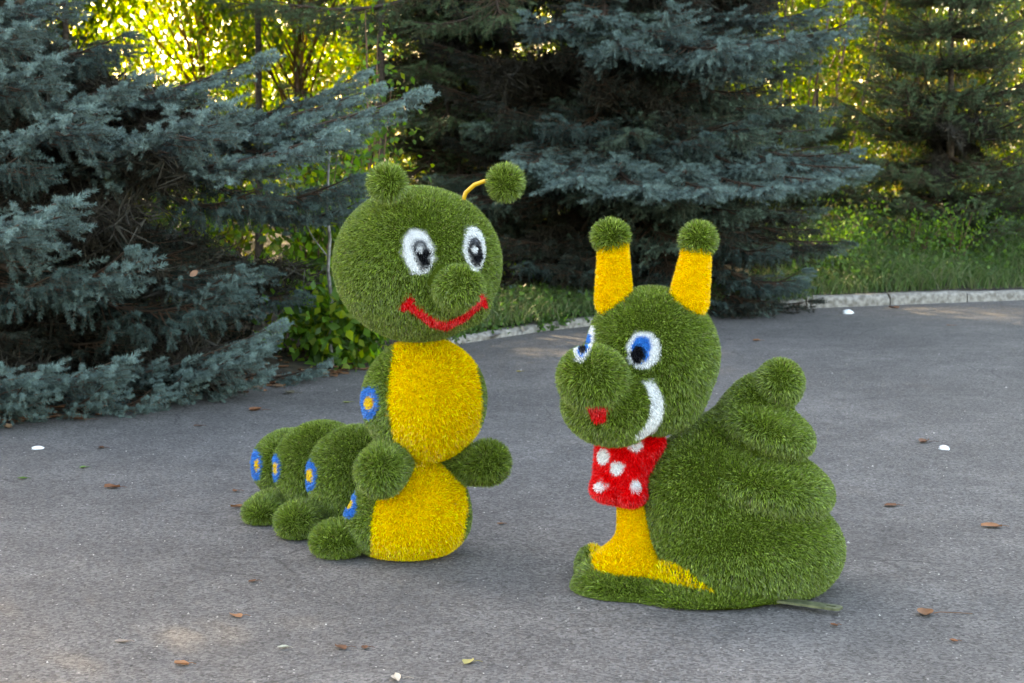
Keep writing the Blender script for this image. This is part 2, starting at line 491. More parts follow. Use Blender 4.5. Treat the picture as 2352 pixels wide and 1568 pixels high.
WINDOWS = [[(130, -200), (840, -200), (850, 205), (640, 190), (500, 150), (170, 150)], [(255, 375), (480, 375), (540, 470), (300, 480)]]
def in_window(p0, p1):
    from_, to = np.array(p0), np.array(p1)
    Q = from_[None] + (to - from_)[None] * np.linspace(.2, 1, 7)[:, None]
    u, v = proj(Q)
    for wd_ in WINDOWS:
        pts = np.array(wd_, float); j = len(pts) - 1; ins = np.zeros(len(u), bool)
        for i in range(len(pts)):
            xi, yi = pts[i]; xj, yj = pts[j]
            ins ^= ((yi > v) != (yj > v)) & (u < (xj - xi) * (v - yi) / (yj - yi + 1e-9) + xi); j = i
        if ins.any(): return True
    return False

def dead_inner(tree, z0, z1, n_, reach=1.5, rng=random):
    x0, y0 = tree.location.x, tree.location.y
    for i in range(n_):
        a = rng.uniform(0, 6.283); z = rng.uniform(z0, z1); l = reach * rng.uniform(.6, 1.1)
        p0 = (x0, y0, z); p1 = (x0 + math.sin(a) * l, y0 - math.cos(a) * l, max(.1, z - rng.uniform(0, .3)))
        if in_window(p0, p1): continue
        put_bough(tree, B_DEAD[i % 2], p0, p1, rng.uniform(-1, 1)).name = 'bare_bough'

def fill_boughs(tree, meshes, h, reach, z0, z1, per, rise=0.05, rng=random, skip=None):
    """whorls of boughs from z0 to z1; reach at the base, narrowing to the top"""
    x0, y0 = tree.location.x, tree.location.y
    z = z0; k = 0
    while z < z1:
        f = max(0.12, 1 - z / h)
        for i in range(per):
            a = (i + k * 0.37 + rng.uniform(-.2, .2)) * 2 * math.pi / per
            r_ = reach * f ** 0.8 * rng.uniform(0.82, 1.08)
            e = rng.uniform(-0.10, 0.14) + rise - (0.18 if z < 1.5 else 0.0)
            p0 = (x0, y0, z + rng.uniform(-.08, .08))
            p1 = (x0 + math.sin(a) * r_, y0 - math.cos(a) * r_, max(0.10, p0[2] + e * r_))
            if skip and skip(p0, p1): continue
            cand = min(meshes, key=lambda me: abs(me['len'] - r_) + rng.uniform(0, .35))
            put_bough(tree, cand, p0, p1, rng.uniform(-.2, .2))
        z += 0.34 + 0.02 * z; k += 1

# --- left blue spruce
TL = root('blue_spruce', 'big blue spruce on the left sweeping boughs low over the asphalt', 'spruce tree', (-3.45, 11.6, 0))
trunk(TL, 11, 0.17)
tl_skip = in_window
dead_inner(TL, .3, 3.2, 70, 2.0)
fill_boughs(TL, B_INNER_SHADE, 11, 1.75, 0.25, 3.3, 10, skip=tl_skip)
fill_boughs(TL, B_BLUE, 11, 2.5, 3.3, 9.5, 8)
L_B = [  # (variant: 0/1 pads, 2 short, 3 drooping; root px,py,Y, tip px,py,Y, roll)
    (0, (-120, 235, 11.2), (610, 165, 10.4), 0.1), (0, (-200, 235, 11.0), (330, 205, 9.9), 0.05), (1, (-200, 215, 10.8), (120, 180, 9.6), 0.0),
    (1, (0, 300, 10.8), (210, 290, 9.4), 0.1), (3, (-150, 260, 10.9), (90, 340, 9.6), 0.0),
    (0, (150, 285, 11.4), (860, 238, 10.6), 0.05), (1, (420, 290, 11.2), (835, 200, 10.9), 0.0), (0, (150, 300, 11.3), (960, 255, 10.3), 0.05),
    (0, (120, 350, 11.2), (765, 345, 9.8), 0.05), (1, (200, 330, 11.0), (520, 290, 9.5), 0.0), (1, (420, 330, 11.0), (830, 330, 10.3), 0.1),
    (3, (250, 330, 11.2), (640, 420, 10.2), 0.0), (3, (350, 340, 11.3), (830, 395, 10.6), 0.1),
    (1, (-200, 500, 10.6), (165, 508, 9.3), 0.0), (1, (-220, 520, 10.4), (80, 555, 9.1), 0.0), (3, (-150, 500, 10.8), (170, 610, 9.6), 0.1), (2, (-60, 590, 10.4), (320, 640, 9.7), 0.1),
    (3, (0, 520, 11.3), (560, 655, 10.3), 0.1), (2, (330, 610, 10.8), (560, 660, 10.2), 0.0), (3, (200, 470, 11.5), (620, 605, 10.9), 0.1),
    (1, (560, 450, 12.0), (850, 428, 11.4), 0.0), (1, (560, 490, 12.0), (845, 485, 11.3), 0.1), (3, (420, 540, 12.2), (700, 660, 11.6), 0.1),
    # skirt on the ground
    (0, (-50, 880, 10.9), (640, 778, 10.4), 0.0), (1, (250, 860, 10.8), (600, 830, 10.1), 0.0), (1, (330, 850, 11.0), (635, 800, 10.6), 0.1),
    (1, (-100, 860, 10.5), (290, 862, 9.6), 0.0), (1, (-200, 860, 10.3), (120, 878, 9.4), 0.0), (2, (-150, 905, 10.0), (80, 935, 9.35), 0.0),
    (2, (0, 895, 10.2), (260, 930, 9.7), 0.0), (2, (200, 890, 10.5), (440, 905, 10.1), 0.0), (1, (250, 870, 10.9), (610, 880, 10.5), 0.1),
    (1, (400, 855, 11.4), (740, 862, 11.3), 0.0), (2, (100, 905, 10.2), (370, 935, 9.85), 0.0), (2, (-220, 870, 10.0), (20, 905, 9.2), 0.0),
    # overhanging at the top left
    (1, (-250, 30, 10.8), (180, 15, 9.8), 0.0), (3, (-150, 10, 11.2), (310, 70, 10.6), 0.1), (1, (-220, 90, 10.6), (60, 95, 9.6), 0.0),
    (3, (-100, 50, 11.6), (250, 120, 11.2), 0.1),
]
for v, a, b, r in L_B:
    put_bough(TL, (B_PAD + B_BLUE[2:])[v], at(*a), at(*b), r)

for tx, ty, lab in ((-6.7, 13.3, 'unseen blue spruce added for shade left of the big one, outside the left edge'), (-10.5, 11.0, 'second unseen blue spruce added for shade beyond the left edge'), (-6.4, 17.6, 'tall blue spruce added for shade, hidden behind the big left one'), (-8.8, 20.2, 'tall unseen blue spruce added for shade far back beyond the left edge'), (-7.9, 23.6, 'tallest blue spruce added for shade at the back beyond the left edge'), (-10.6, 26.5, 'farthest blue spruce added for shade beyond the left edge')):
    T_SHADE = root('blue_spruce', lab, 'spruce tree', (tx, ty, 0))  # unseen spruce added to keep sun off the asphalt
    trunk(T_SHADE, 12, 0.17)
    fill_boughs(T_SHADE, B_BLUE, 12.5, 2.6, 1.0, 11, 9)

# --- centre blue spruce
TC = root('blue_spruce', 'wide blue spruce with layered drooping skirts behind the snail', 'spruce tree', (1.05, 16.9, 0.1))
trunk(TC, 12, 0.2)
fill_boughs(TC, B_INNER_SHADE, 12, 2.2, 0.3, 3.4, 11, rise=-0.05, skip=lambda a, b: b[0] > 2.9)
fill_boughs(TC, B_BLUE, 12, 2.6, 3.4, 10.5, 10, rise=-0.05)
dead_inner(TC, .3, 4.0, 50, 1.6)
B_MID = [bough_mesh('bough', 2.2, 0.62, 61, 0.14, -0.02, 0.55, (0.098, 0.150, 0.112), (0.03, 0.045, 0.03), 80, 0.07), bough_mesh('bough', 1.6, 0.55, 62, 0.12, 0.0, 0.5, (0.105, 0.165, 0.130), (0.03, 0.045, 0.03), 80, 0.07)]
rr_ = random.Random(5)
for k in range(54):
    a_ = rr_.uniform(-1.9, 1.9); zt_ = rr_.choice([rr_.uniform(1.0, 2.1), rr_.uniform(0.7, 2.9)]); l_ = rr_.uniform(1.5, 2.35) * (1.0 if zt_ < 2.2 else .85)
    p1_ = (1.05 + math.sin(a_) * l_, 16.9 - math.cos(a_) * l_, zt_)
    put_bough(TC, B_MID[k % 2], (1.05, 16.9, zt_ + rr_.uniform(.35, .7)), p1_, rr_.uniform(-.2, .2))
C_B = [
    (1, (1500, 60, 16.2), (1945, 95, 14.9), 0.1), (1, (1480, 40, 16.2), (1800, 130, 14.5), 0.2), (1, (1450, 30, 16.2), (1640, 150, 14.2), 0.2),
    (2, (1400, 20, 16.2), (1440, 130, 14.3), 0.0), (1, (1550, 20, 16.2), (1900, 40, 15.2), 0.0), (2, (1400, 30, 16.0), (1560, 60, 14.4), 0.1),
    (2, (1350, 10, 16.0), (1230, 70, 14.9), 0.0), (2, (1500, 90, 16.0), (1740, 160, 14.6), 0.0), (1, (1400, -30, 16.0), (1350, 60, 14.6), 0.0),
    (3, (1450, 200, 16.4), (1740, 260, 15.2), 0.1), (3, (1450, 200, 16.4), (1640, 300, 14.8), 0.0), (3, (1400, 190, 16.4), (1300, 260, 14.9), 0.0),
    (0, (1550, 260, 16.4), (1990, 408, 14.9), 0.1), (0, (1520, 260, 16.4), (1900, 440, 14.4), 0.0), (0, (1500, 260, 16.4), (1780, 460, 14.1), 0.0),
    (0, (1450, 250, 16.4), (1640, 465, 13.9), 0.0), (0, (1420, 250, 16.4), (1480, 460, 13.8), 0.0), (0, (1400, 250, 16.4), (1330, 440, 13.9), 0.0),
    (0, (1350, 260, 16.4), (1200, 400, 14.4), 0.0), (1, (1600, 300, 16.2), (1950, 380, 15.2), 0.1), (1, (1500, 330, 16.0), (1560, 420, 14.3), 0.1),
    (1, (1450, 330, 16.0), (1400, 400, 14.3), 0.0), (1, (1550, 330, 16.0), (1750, 400, 14.5), 0.0), (1, (1350, 330, 16.0), (1270, 420, 14.4), 0.0),
    (3, (1550, 500, 16.4), (1850, 640, 15.4), 0.0), (3, (1600, 470, 16.4), (1800, 560, 15.5), 0.0), (3, (1500, 560, 16.4), (1720, 700, 15.6), 0.0),
    (1, (1500, 600, 16.3), (1760, 730, 15.5), 0.0), (2, (1600, 620, 16.3), (1850, 655, 15.7), 0.0), (3, (1500, 480, 16.4), (1600, 640, 15.2), 0.0),
    (3, (1400, 480, 16.4), (1380, 620, 15.2), 0.0), (3, (1350, 480, 16.4), (1230, 600, 15.3), 0.0), (3, (1300, 560, 16.4), (1180, 680, 15.4), 0.0),
    (1, (1400, 620, 16.3), (1330, 700, 15.4), 0.0), (3, (1450, 600, 16.3), (1480, 700, 15.2), 0.0), (2, (1300, 640, 16.0), (1200, 690, 15.5), 0.0),
]
for v, a, b, r in C_B:
    put_bough(TC, (B_PAD + B_BLUE[2:])[v] if v != 1 else B_BLUE[1], at(*a), at(*b), r)

# --- dark green spruce between the two, farther back
TM = root('green_spruce', 'dark green spruce in the gap behind the caterpillar', 'spruce tree', (-0.75, 18.6, 0.1))
trunk(TM, 10, 0.15)
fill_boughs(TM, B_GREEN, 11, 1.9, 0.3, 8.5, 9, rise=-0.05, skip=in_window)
dead_inner(TM, .3, 4.0, 40, 1.3)
M_B = [(0, (1050, -60, 18.4), (700, 40, 16.2), 0.1), (0, (1000, -40, 18.4), (860, 90, 16.4), 0.0), (0, (1050, -40, 18.2), (1180, 60, 16.4), 0.1),
       (0, (1000, 50, 18.3), (1000, 160, 16.2), 0.0), (1, (1050, 150, 18), (1040, 300, 16.4), 0.0), (1, (1060, 160, 18), (1150, 290, 16.6), 0.0),
       (1, (1000, 160, 18), (900, 300, 16.6), 0.0), (0, (1050, 300, 18), (1080, 420, 16.4), 0.0), (0, (1020, 300, 18), (920, 420, 16.6), 0.0),
       (0, (900, -80, 18), (520, 10, 16.8), 0.0), (0, (1150, -120, 16), (640, 20, 14.6), 0.0), (0, (1200, -60, 16), (960, 60, 14.8), 0.1), (1, (1150, -80, 15.6), (1160, 60, 14.6), 0.1)]
for v, a, b, r in M_B:
    put_bough(TM, B_GREEN[v], at(*a), at(*b), r)

# --- small dark green spruce on the right
TR = root('green_spruce', 'small dark green spruce above the grass on the right', 'spruce tree', (5.05, 19.8, 0.15))
trunk(TR, 4.2, 0.05)
fill_boughs(TR, B_GREEN, 4.9, 1.9, 0.30, 3.9, 15, rise=0.14)
dead_inner(TR, .3, 2.0, 20, 1.0)
TR2 = root('green_spruce', 'young dark green spruce partly cut by the right edge', 'spruce tree', (7.3, 20.1, 0.15))
trunk(TR2, 3.6, 0.07)
fill_boughs(TR2, B_GREEN, 4.2, 1.7, 0.30, 3.4, 14, rise=0.14)
TR3 = root('green_spruce', 'low young green spruce between the wide spruce and the small dark one', 'spruce tree', (3.75, 20.9, 0.15))
trunk(TR3, 2.2, 0.04)
fill_boughs(TR3, B_GREEN, 2.4, 1.1, 0.25, 1.9, 10, rise=0.25)

# ------------------------------------------------------------------ broadleaf trees
def leaf_quads(P, D, size, rng, fold=0.25):
    """one folded diamond leaf per point; D = direction of its length"""
    n_ = len(P)
    D = norm(D); side = norm(np.cross(D, rng.normal(size=(n_, 3)))); nn_ = np.cross(D, side)
    s = size[:, None]
    a = P; b = P + D * s * 0.45 + side * s * 0.32 + nn_ * s * fold * 0.3
    c = P + D * s; d = P + D * s * 0.45 - side * s * 0.32 + nn_ * s * fold * 0.3
    V = np.stack([a, b, c, d], 1).reshape(-1, 3)
    i = np.arange(n_)[:, None] * 4
    Fc = np.vstack([i + [0, 1, 2], i + [0, 2, 3]])
    return V, Fc

def crown_mesh(name, seed, rx, h0, h1, nclus, nleaf, size, cols, spread=0.38, trunkz=0.0, stems=True):
    rng = np.random.default_rng(seed)
    m = MB()
    hz = rng.uniform(h0, h1, nclus)
    prof = np.sin(np.pi * np.clip((hz - h0) / (h1 - h0), 0.08, 0.95)) ** 0.5
    ang = rng.uniform(0, 2 * np.pi, nclus)
    rad = rx * prof * rng.uniform(0.35, 1.0, nclus) ** 0.6
    Cn = np.c_[np.cos(ang) * rad, np.sin(ang) * rad, hz]
    if stems:
        for c in Cn[:min(nclus, 60)]:
            b = np.array([0, 0, max(trunkz, c[2] * 0.45)])
            mid = (b + c) / 2 + rng.normal(0, .1, 3)
            m.tube([b, mid, c], [0.02, 0.012, 0.004], (0.10, 0.07, 0.045), 4, False)
    which = rng.integers(0, nclus, nleaf)
    sc = rng.uniform(0.6, 1.3, nclus)[which] * spread
    P = Cn[which] + rng.normal(size=(nleaf, 3)) * sc[:, None] * np.array([1, 1, 0.7]) * 0.6
    P[:, 2] = np.maximum(P[:, 2], 0.05)
    D = rng.normal(size=(nleaf, 3)) + np.array([0, 0, -0.4])
    V, Fc = leaf_quads(P, D, rng.uniform(0.7, 1.3, nleaf) * size, rng)
    cl = np.array(cols)[rng.integers(0, len(cols), nleaf)] * rng.uniform(0.7, 1.3, (nleaf, 1))
    m.add(V, Fc, np.repeat(cl, 4, 0))
    return m.mesh(name, M_LEAF)

YG = [(0.10, 0.16, 0.018), (0.13, 0.17, 0.02), (0.07, 0.13, 0.018), (0.16, 0.16, 0.03)]
DG = [(0.05, 0.10, 0.018), (0.07, 0.12, 0.02), (0.04, 0.08, 0.015)]
PALE = [(0.12, 0.16, 0.05), (0.16, 0.14, 0.07), (0.07, 0.12, 0.025), (0.20, 0.15, 0.10)]
CR = [crown_mesh('crown', 31, 1.7, 0.6, 7.5, 90, 22000, 0.085, YG + DG, 0.5),
      crown_mesh('crown', 32, 2.0, 0.9, 8.5, 110, 18000, 0.09, YG, 0.55),
      crown_mesh('crown', 33, 1.6, 0.5, 6.5, 80, 22000, 0.08, PALE, 0.5),
      crown_mesh('crown', 34, 1.8, 0.3, 5.0, 80, 14000, 0.085, DG + YG, 0.5)]
CR_SHADE = crown_mesh('crown', 35, 1.7, 0.6, 7.5, 110, 34000, 0.085, YG, 0.5)
TREES = [  # x, y, crown, label
    (-6.8, 24.0, 0, 'yellow green leafy tree glowing in the gap at the far left'),
    (-4.6, 25.5, 1, 'sunlit leafy tree in the bright window above the blue spruce'),
    (-2.9, 23.6, 0, 'bright yellow green tree left of the dark green spruce'),
    (-1.2, 26.5, 1, 'leafy tree glimpsed through the gap behind the dark green spruce'),
    (0.9, 25.0, 3, 'leafy tree hidden mostly behind the wide blue spruce'),
    (2.8, 24.0, 1, 'multi stemmed leafy tree right of the wide blue spruce'),
    (4.3, 25.5, 0, 'yellow green tree between the wide spruce and the small spruce'),
    (6.1, 26.0, 2, 'pale leaved tree rising behind the small dark spruce'),
    (8.0, 25.0, 1, 'bright leafy tree at the upper right corner'),
    (9.6, 23.5, 2, 'pale green leafy tree cut off by the right edge'),
    (-9.3, 23.0, 1, 'leafy tree seen past the left side of the blue spruce'),
    (3.6, 29.5, 1, 'farther leafy tree behind the brown stems on the right'),
    (-3.6, 30.0, 1, 'farther sunlit tree deep in the bright window'),
    (7.0, 30.5, 1, 'farther bright tree above the small dark spruce'),
]
for i, (x, y, c, lab) in enumerate(TREES):
    t = root('broadleaf_tree', lab, 'tree', (x, y, 0.1), 'leafy trees behind the spruces')
    t.rotation_euler = (0, 0, i * 1.9)
    trunk(t, 6.5, 0.07, M_STEM, (random.uniform(-.03, .03), 0), sides=7)
    o = link('crown', CR[c], t)
    o.scale = (1, 1, random.uniform(1.25, 1.5))

for x, y, c, lab in ((-2.75, 18.4, 1, 'slim tree whose bare stem crosses the bright window, unseen crown added for shade'), (-1.3, 16.6, 0, 'slim stemmed tree added for shade, rising behind the caterpillar head'), (2.4, 20.0, 1, 'tall slim tree added for shade behind the wide blue spruce'), (-4.6, 17.6, 0, 'slim stemmed tree left in the bright window, unseen crown added for shade')):
    t = root('broadleaf_tree', lab, 'tree', (x, y, 0.1), 'slim trees between the spruces with crowns added for shade')
    trunk(t, 8.0, 0.035, M_BARK, (0.01, 0), sides=7)
    o = link('crown', CR_SHADE, t); o.location = (0, 0, 3.2); o.rotation_euler = (0, 0, x)  # high crown above the frame, added to block sun patches on the asphalt

# far wood behind everything, one leafy mass
rng = np.random.default_rng(404)
nl = 105000
P = np.c_[rng.uniform(-22, 22, nl), rng.uniform(31, 38, nl), rng.uniform(0, 1, nl) ** 0.9 * 6.4]
P[:, 0] += np.sin(P[:, 2] * 2) * .5
Vv, Ff = leaf_quads(P, rng.normal(size=(nl, 3)), rng.uniform(.11, .22, nl), rng)
m = MB(); m.add(Vv, Ff, np.repeat(np.array(YG)[rng.integers(0, 4, nl)] * rng.uniform(.7, 1.3, (nl, 1)), 4, 0))
tag(link('far_wood', m.mesh('far_wood', M_LEAF)), 'sunlit yellow green wood filling the far background', kind='stuff')

# slender brown stems on the right
for i, (px0, px1, yt) in enumerate([(1745, 1795, 120), (1790, 1822, 120), (1812, 1900, 110), (1850, 1872, 130), (1868, 1930, 140), (1905, 1918, 130), (1800, 1700, 140), (1880, 2010, 120), (1700, 1745, 150)]):
    Y = 22.0 + 0.25 * i
    b = at(px0, 520, Y); b[2] = 0.15; tp = at(px1, yt, Y)
    tp = b + (tp - b) * 1.5
    t = root('sapling', ['slim brown stem leaning right beside the wide spruce', 'second slim stem beside the wide spruce, nearly upright', 'thicker brown stem leaning right among the saplings', 'upright brown sapling in the middle of the stems',
                         'leaning sapling near the small dark spruce', 'thin upright sapling left of the small dark spruce', 'sapling leaning left across the others', 'long pale stem leaning far right', 'thin stem closest to the wide spruce boughs'][i],
             'sapling', tuple(b), 'brown saplings right of the wide spruce')
    m = MB(); d = tp - b
    pts = [d * t_ + np.array([0.06 * math.sin(4 * t_ + i), 0, 0]) for t_ in np.linspace(0, 1, 8)]
    m.tube(pts, np.linspace(0.028, 0.01, 8) * random.uniform(.6, 1.3), None, 6)
    link('trunk', m.mesh('trunk', M_STEM, True), t)
    rng = np.random.default_rng(100 + i); nl = 260
    tt = rng.uniform(0.3, 1, nl); P = d[None] * tt[:, None] + rng.normal(0, .16, (nl, 3))
    Vv, Ff = leaf_quads(P, rng.normal(size=(nl, 3)), rng.uniform(.05, .09, nl), rng)
    m2 = MB(); m2.add(Vv, Ff, np.repeat(np.array(YG)[rng.integers(0, 4, nl)], 4, 0))
    link('crown', m2.mesh('crown', M_LEAF), t)

# broad-leaved shrub by the caterpillar's shoulder and undergrowth
def shrub(label, loc, seed, rx, h, nl, size, cols, group=None, name='leafy_shrub', spread=0.3):
    t = root(name, label, 'shrub', loc, group)
    rng = np.random.default_rng(seed)
    m = MB(); Cn = []
    for k in range(14):
        a = rng.uniform(0, 2 * np.pi); r_ = rx * rng.uniform(0.2, 1); hh = h * rng.uniform(0.45, 1)
        e = np.array([math.cos(a) * r_, math.sin(a) * r_, hh])
        m.tube([[0, 0, 0], e * 0.5 + (0, 0, hh * .12), e], [0.012, 0.008, 0.003], None, 5, False)
        for q in np.linspace(0.35, 1, 5): Cn.append(e * q + (0, 0, hh * .12 * (1 - q)))
    link('stem', m.mesh('stem', M_STEM), t)
    Cn = np.array(Cn); w = rng.integers(0, len(Cn), nl)
    P = Cn[w] + rng.normal(size=(nl, 3)) * spread * 0.4
    P[:, 2] = np.maximum(P[:, 2], 0.04)
    D = rng.normal(size=(nl, 3)) * 0.7 + np.array([0, -0.5, -0.5])
    Vv, Ff = leaf_quads(P, D, rng.uniform(.7, 1.3, nl) * size, rng)
    m2 = MB(); m2.add(Vv, Ff, np.repeat(np.array(cols)[rng.integers(0, len(cols), nl)] * rng.uniform(.75, 1.3, (nl, 1)), 4, 0))
    link('foliage', m2.mesh('foliage', M_LEAF), t)
    return t
BG_ = [(0.055, 0.13, 0.02), (0.08, 0.17, 0.022), (0.04, 0.09, 0.02), (0.14, 0.19, 0.02)]
shrub('bright green broad leaved shrub at the spruce skirt left of the caterpillar', tuple(ground(780, 838)), 51, 0.55, 0.75, 2300, 0.085, BG_)
shrub('taller leafy shrub behind the pale thin stem by the caterpillar head', tuple(ground(735, 800)), 52, 0.5, 1.7, 1500, 0.08, BG_)
shrub('leafy shrub in the shade behind the blue spruce skirt', tuple(at(330, 560, 14.5) * [1, 1, 0] + [0, 0, .1]), 53, 0.9, 1.5, 2600, 0.075, YG + BG_)
shrub('low weedy shrub right behind the kerb end by the caterpillar', tuple(ground(1215, 720) + [0, 0.3, 0.12]), 54, 0.35, 0.28, 420, 0.05, BG_)
shrub('low shrub with pale leaves at the foot of the small dark spruce', tuple(at(1950, 600, 18.7) * [1, 1, 0] + [0, 0, .15]), 55, 0.5, 0.85, 1100, 0.06, BG_ + PALE)
shrub('twiggy leafy shrub hanging green sprays over the gap above the caterpillar', tuple(at(850, 500, 13.6) * [1, 1, 0] + [0, 0, .05]), 56, 0.45, 2.6, 1100, 0.06, BG_)
for i, (x, y, lab) in enumerate([(3.3, 21.5, 'yellow green undergrowth bush left of the small dark spruce'), (-5.6, 20.5, 'undergrowth bush glowing low in the left gap'), (-3.2, 19.5, 'sunny undergrowth bush behind the left spruce'),
                                 (9.0, 21.4, 'undergrowth bush at the right edge above the tall grass'), (1.8, 22.0, 'undergrowth bush behind the wide spruce'), (-7.6, 19.0, 'undergrowth bush at the far left edge'), (6.8, 23.5, 'sunny bush between the two small spruces')]):
    shrub(lab, (x, y, 0.15), 60 + i, 1.0, 1.9, 2600, 0.085, YG, 'undergrowth bushes', 'undergrowth_bush', 0.5)

rw_ = random.Random(12)
WL = ['tall weed at the foot of the wide spruce', 'tall weed clump left of the low green spruce', 'leafy weed clump in front of the low green spruce', 'tall weed clump left of the small dark spruce trunk', 'broad weed clump under the small dark spruce', 'weed clump right of the small dark spruce trunk', 'weed clump between the two right spruces', 'tall weed clump near the right edge', 'weed clump cut by the right edge']
for i in range(9):
    x_ = 2.9 + i * .68 + rw_.uniform(-.15, .15); dy_ = rw_.uniform(.9, 2.0)
    shrub(WL[i], (x_, float(edge_y(x_)) + dy_, float(verge_z(np.array([x_]), np.array([dy_]))[0])), 140 + i, rw_.uniform(.25, .5), rw_.uniform(.35, .75), 750, 0.05, [(0.09, 0.18, 0.04), (0.12, 0.21, 0.05), (0.06, 0.13, 0.03)], 'weed clumps in the grass', 'weed_clump', .28)

# pale thin stem beside the caterpillar's head
t = root('young_tree', 'thin pale grey trunk standing left of the caterpillar head', 'tree', tuple(ground(764, 848)))
m = MB(); bz = Vector(t.location); tp = at(750, 480, bz.y) - np.array(bz)
m.tube([(0, 0, -0.05), tp * .2 + [-.012, 0, 0], tp * 0.4 + [0.014, 0, 0], tp * .62 + [-.006, 0, 0], tp * .82 + [.016, 0, 0], tp, tp * 1.7 + [0.07, 0, 0]], [0.018, 0.015, 0.014, .012, .012, .011, 0.006], None, 7)
for q_, dx_ in ((.45, .22), (.7, -.2), (.95, .25)):
    m.tube([tp * q_, tp * (q_ + .12) + [dx_ * .5, 0, 0], tp * (q_ + .3) + [dx_, 0, 0]], [.006, .004, .002], None, 5)
link('trunk', m.mesh('trunk', noise_mat('pale_bark', (0.08, 0.07, 0.065), (0.28, 0.265, 0.25), 18, 0.85, 0.5), True), t)
rng = np.random.default_rng(5); nl = 220
P = tp * 1.2 + rng.normal(0, .3, (nl, 3)) * [1, 1, .9]
Vv, Ff = leaf_quads(P, rng.normal(size=(nl, 3)), rng.uniform(.05, .08, nl), rng)
m2 = MB(); m2.add(Vv, Ff, np.repeat(np.array(BG_)[rng.integers(0, 4, nl)], 4, 0)); link('crown', m2.mesh('crown', M_LEAF), t)

# ------------------------------------------------------------------ grasses, weeds and litter
def blades(P, H, W, rng, lean=0.35):
    n_ = len(P); a = rng.uniform(0, 2 * np.pi, n_)
    ln = rng.normal(0, lean, (n_, 2))
    up = np.c_[ln, np.ones(n_)]
    side = np.c_[np.cos(a), np.sin(a), np.zeros(n_)] * W[:, None] / 2
    mid = P + up * H[:, None] * 0.55; tip = P + np.c_[ln * 1.9, np.ones(n_) * 0.95] * H[:, None]
    V = np.stack([P - side, P + side, mid - side * .8, mid + side * .8, tip], 1).reshape(-1, 3)
    i = np.arange(n_)[:, None] * 5
    return V, np.vstack([i + [0, 1, 3], i + [0, 3, 2], i + [2, 3, 4]])
GR = [(0.09, 0.17, 0.045), (0.06, 0.13, 0.035), (0.13, 0.19, 0.06), (0.15, 0.17, 0.08)]
rng = np.random.default_rng(77)
n1 = 26000
x = rng.uniform(2.6, 11, n1); dy = rng.uniform(0, 1, n1) ** 1.1 * 2.9 + 0.22
y = edge_y(x) + dy
clump = 0.55 + 0.45 * np.sin(x * 2.3 + 1.7 * np.sin(dy * 2)) * np.sin(dy * 1.9 + x)
H = (0.12 + 0.34 * np.minimum(dy, 2.0) / 2.0) * rng.uniform(.5, 1.3, n1) * (0.7 + 0.7 * clump)
V1, F1 = blades(np.c_[x, y, verge_z(x, dy) - 0.01], H, rng.uniform(.006, .012, n1), rng)
m = MB(); m.add(V1, F1, np.repeat(np.array(GR)[rng.integers(0, 4, n1)] * rng.uniform(.7, 1.3, (n1, 1)), 5, 0))
n2 = 9000   # broad weed leaves in the grass
x = rng.uniform(2.8, 11, n2); dy = rng.uniform(0.3, 2.8, n2)
pz = verge_z(x, dy) + rng.uniform(0.03, 0.50, n2) * (0.5 + 0.5 * np.minimum(dy, 2) / 2)
V2, F2 = leaf_quads(np.c_[x, edge_y(x) + dy, pz], rng.normal(size=(n2, 3)) + [0, 0, .6], rng.uniform(.03, .07, n2), rng)
m.add(V2, F2, np.repeat(np.array(BG_)[rng.integers(0, 3, n2)] * rng.uniform(.7, 1.2, (n2, 1)), 4, 0))
tag(link('verge_grass', m.mesh('verge_grass', M_GRASS)), 'tall green grass and weeds along the right kerb', kind='stuff')
n1 = 8000
x = rng.uniform(-0.75, 2.9, n1); dy = rng.uniform(-0.06, 1.3, n1)
m = MB()
V1, F1 = blades(np.c_[x, edge_y(x) + dy, verge_z(x, dy) - 0.01], rng.uniform(.03, .19, n1), rng.uniform(.006, .012, n1), rng, .5)
m.add(V1, F1, np.repeat(np.array(GR)[rng.integers(0, 4, n1)] * rng.uniform(.7, 1.2, (n1, 1)), 5, 0))
n2 = 2200
x = rng.uniform(-0.6, 2.6, n2); dy = rng.uniform(0.2, 1.2, n2)
V2, F2 = leaf_quads(np.c_[x, edge_y(x) + dy, verge_z(x, dy) + rng.uniform(.01, .12, n2)], rng.normal(size=(n2, 3)) + [0, 0, .3], rng.uniform(.025, .06, n2), rng)
m.add(V2, F2, np.repeat(np.array(BG_)[rng.integers(0, 3, n2)], 4, 0))
n3 = 2600; x = rng.uniform(-0.8, 2.7, n3); x = x + .25 * np.sin(x * 9); dy = rng.normal(.03, .07, n3)
V2, F2 = leaf_quads(np.c_[x, edge_y(x) + dy, rng.uniform(.01, .13, n3)], rng.normal(size=(n3, 3)) + [0, 0, .3], rng.uniform(.02, .055, n3), rng)
m.add(V2, F2, np.repeat(np.array(BG_)[rng.integers(0, 3, n3)], 4, 0))
tag(link('kerb_weeds', m.mesh('kerb_weeds', M_GRASS)), 'low weeds along the kerb between the figures', kind='stuff')

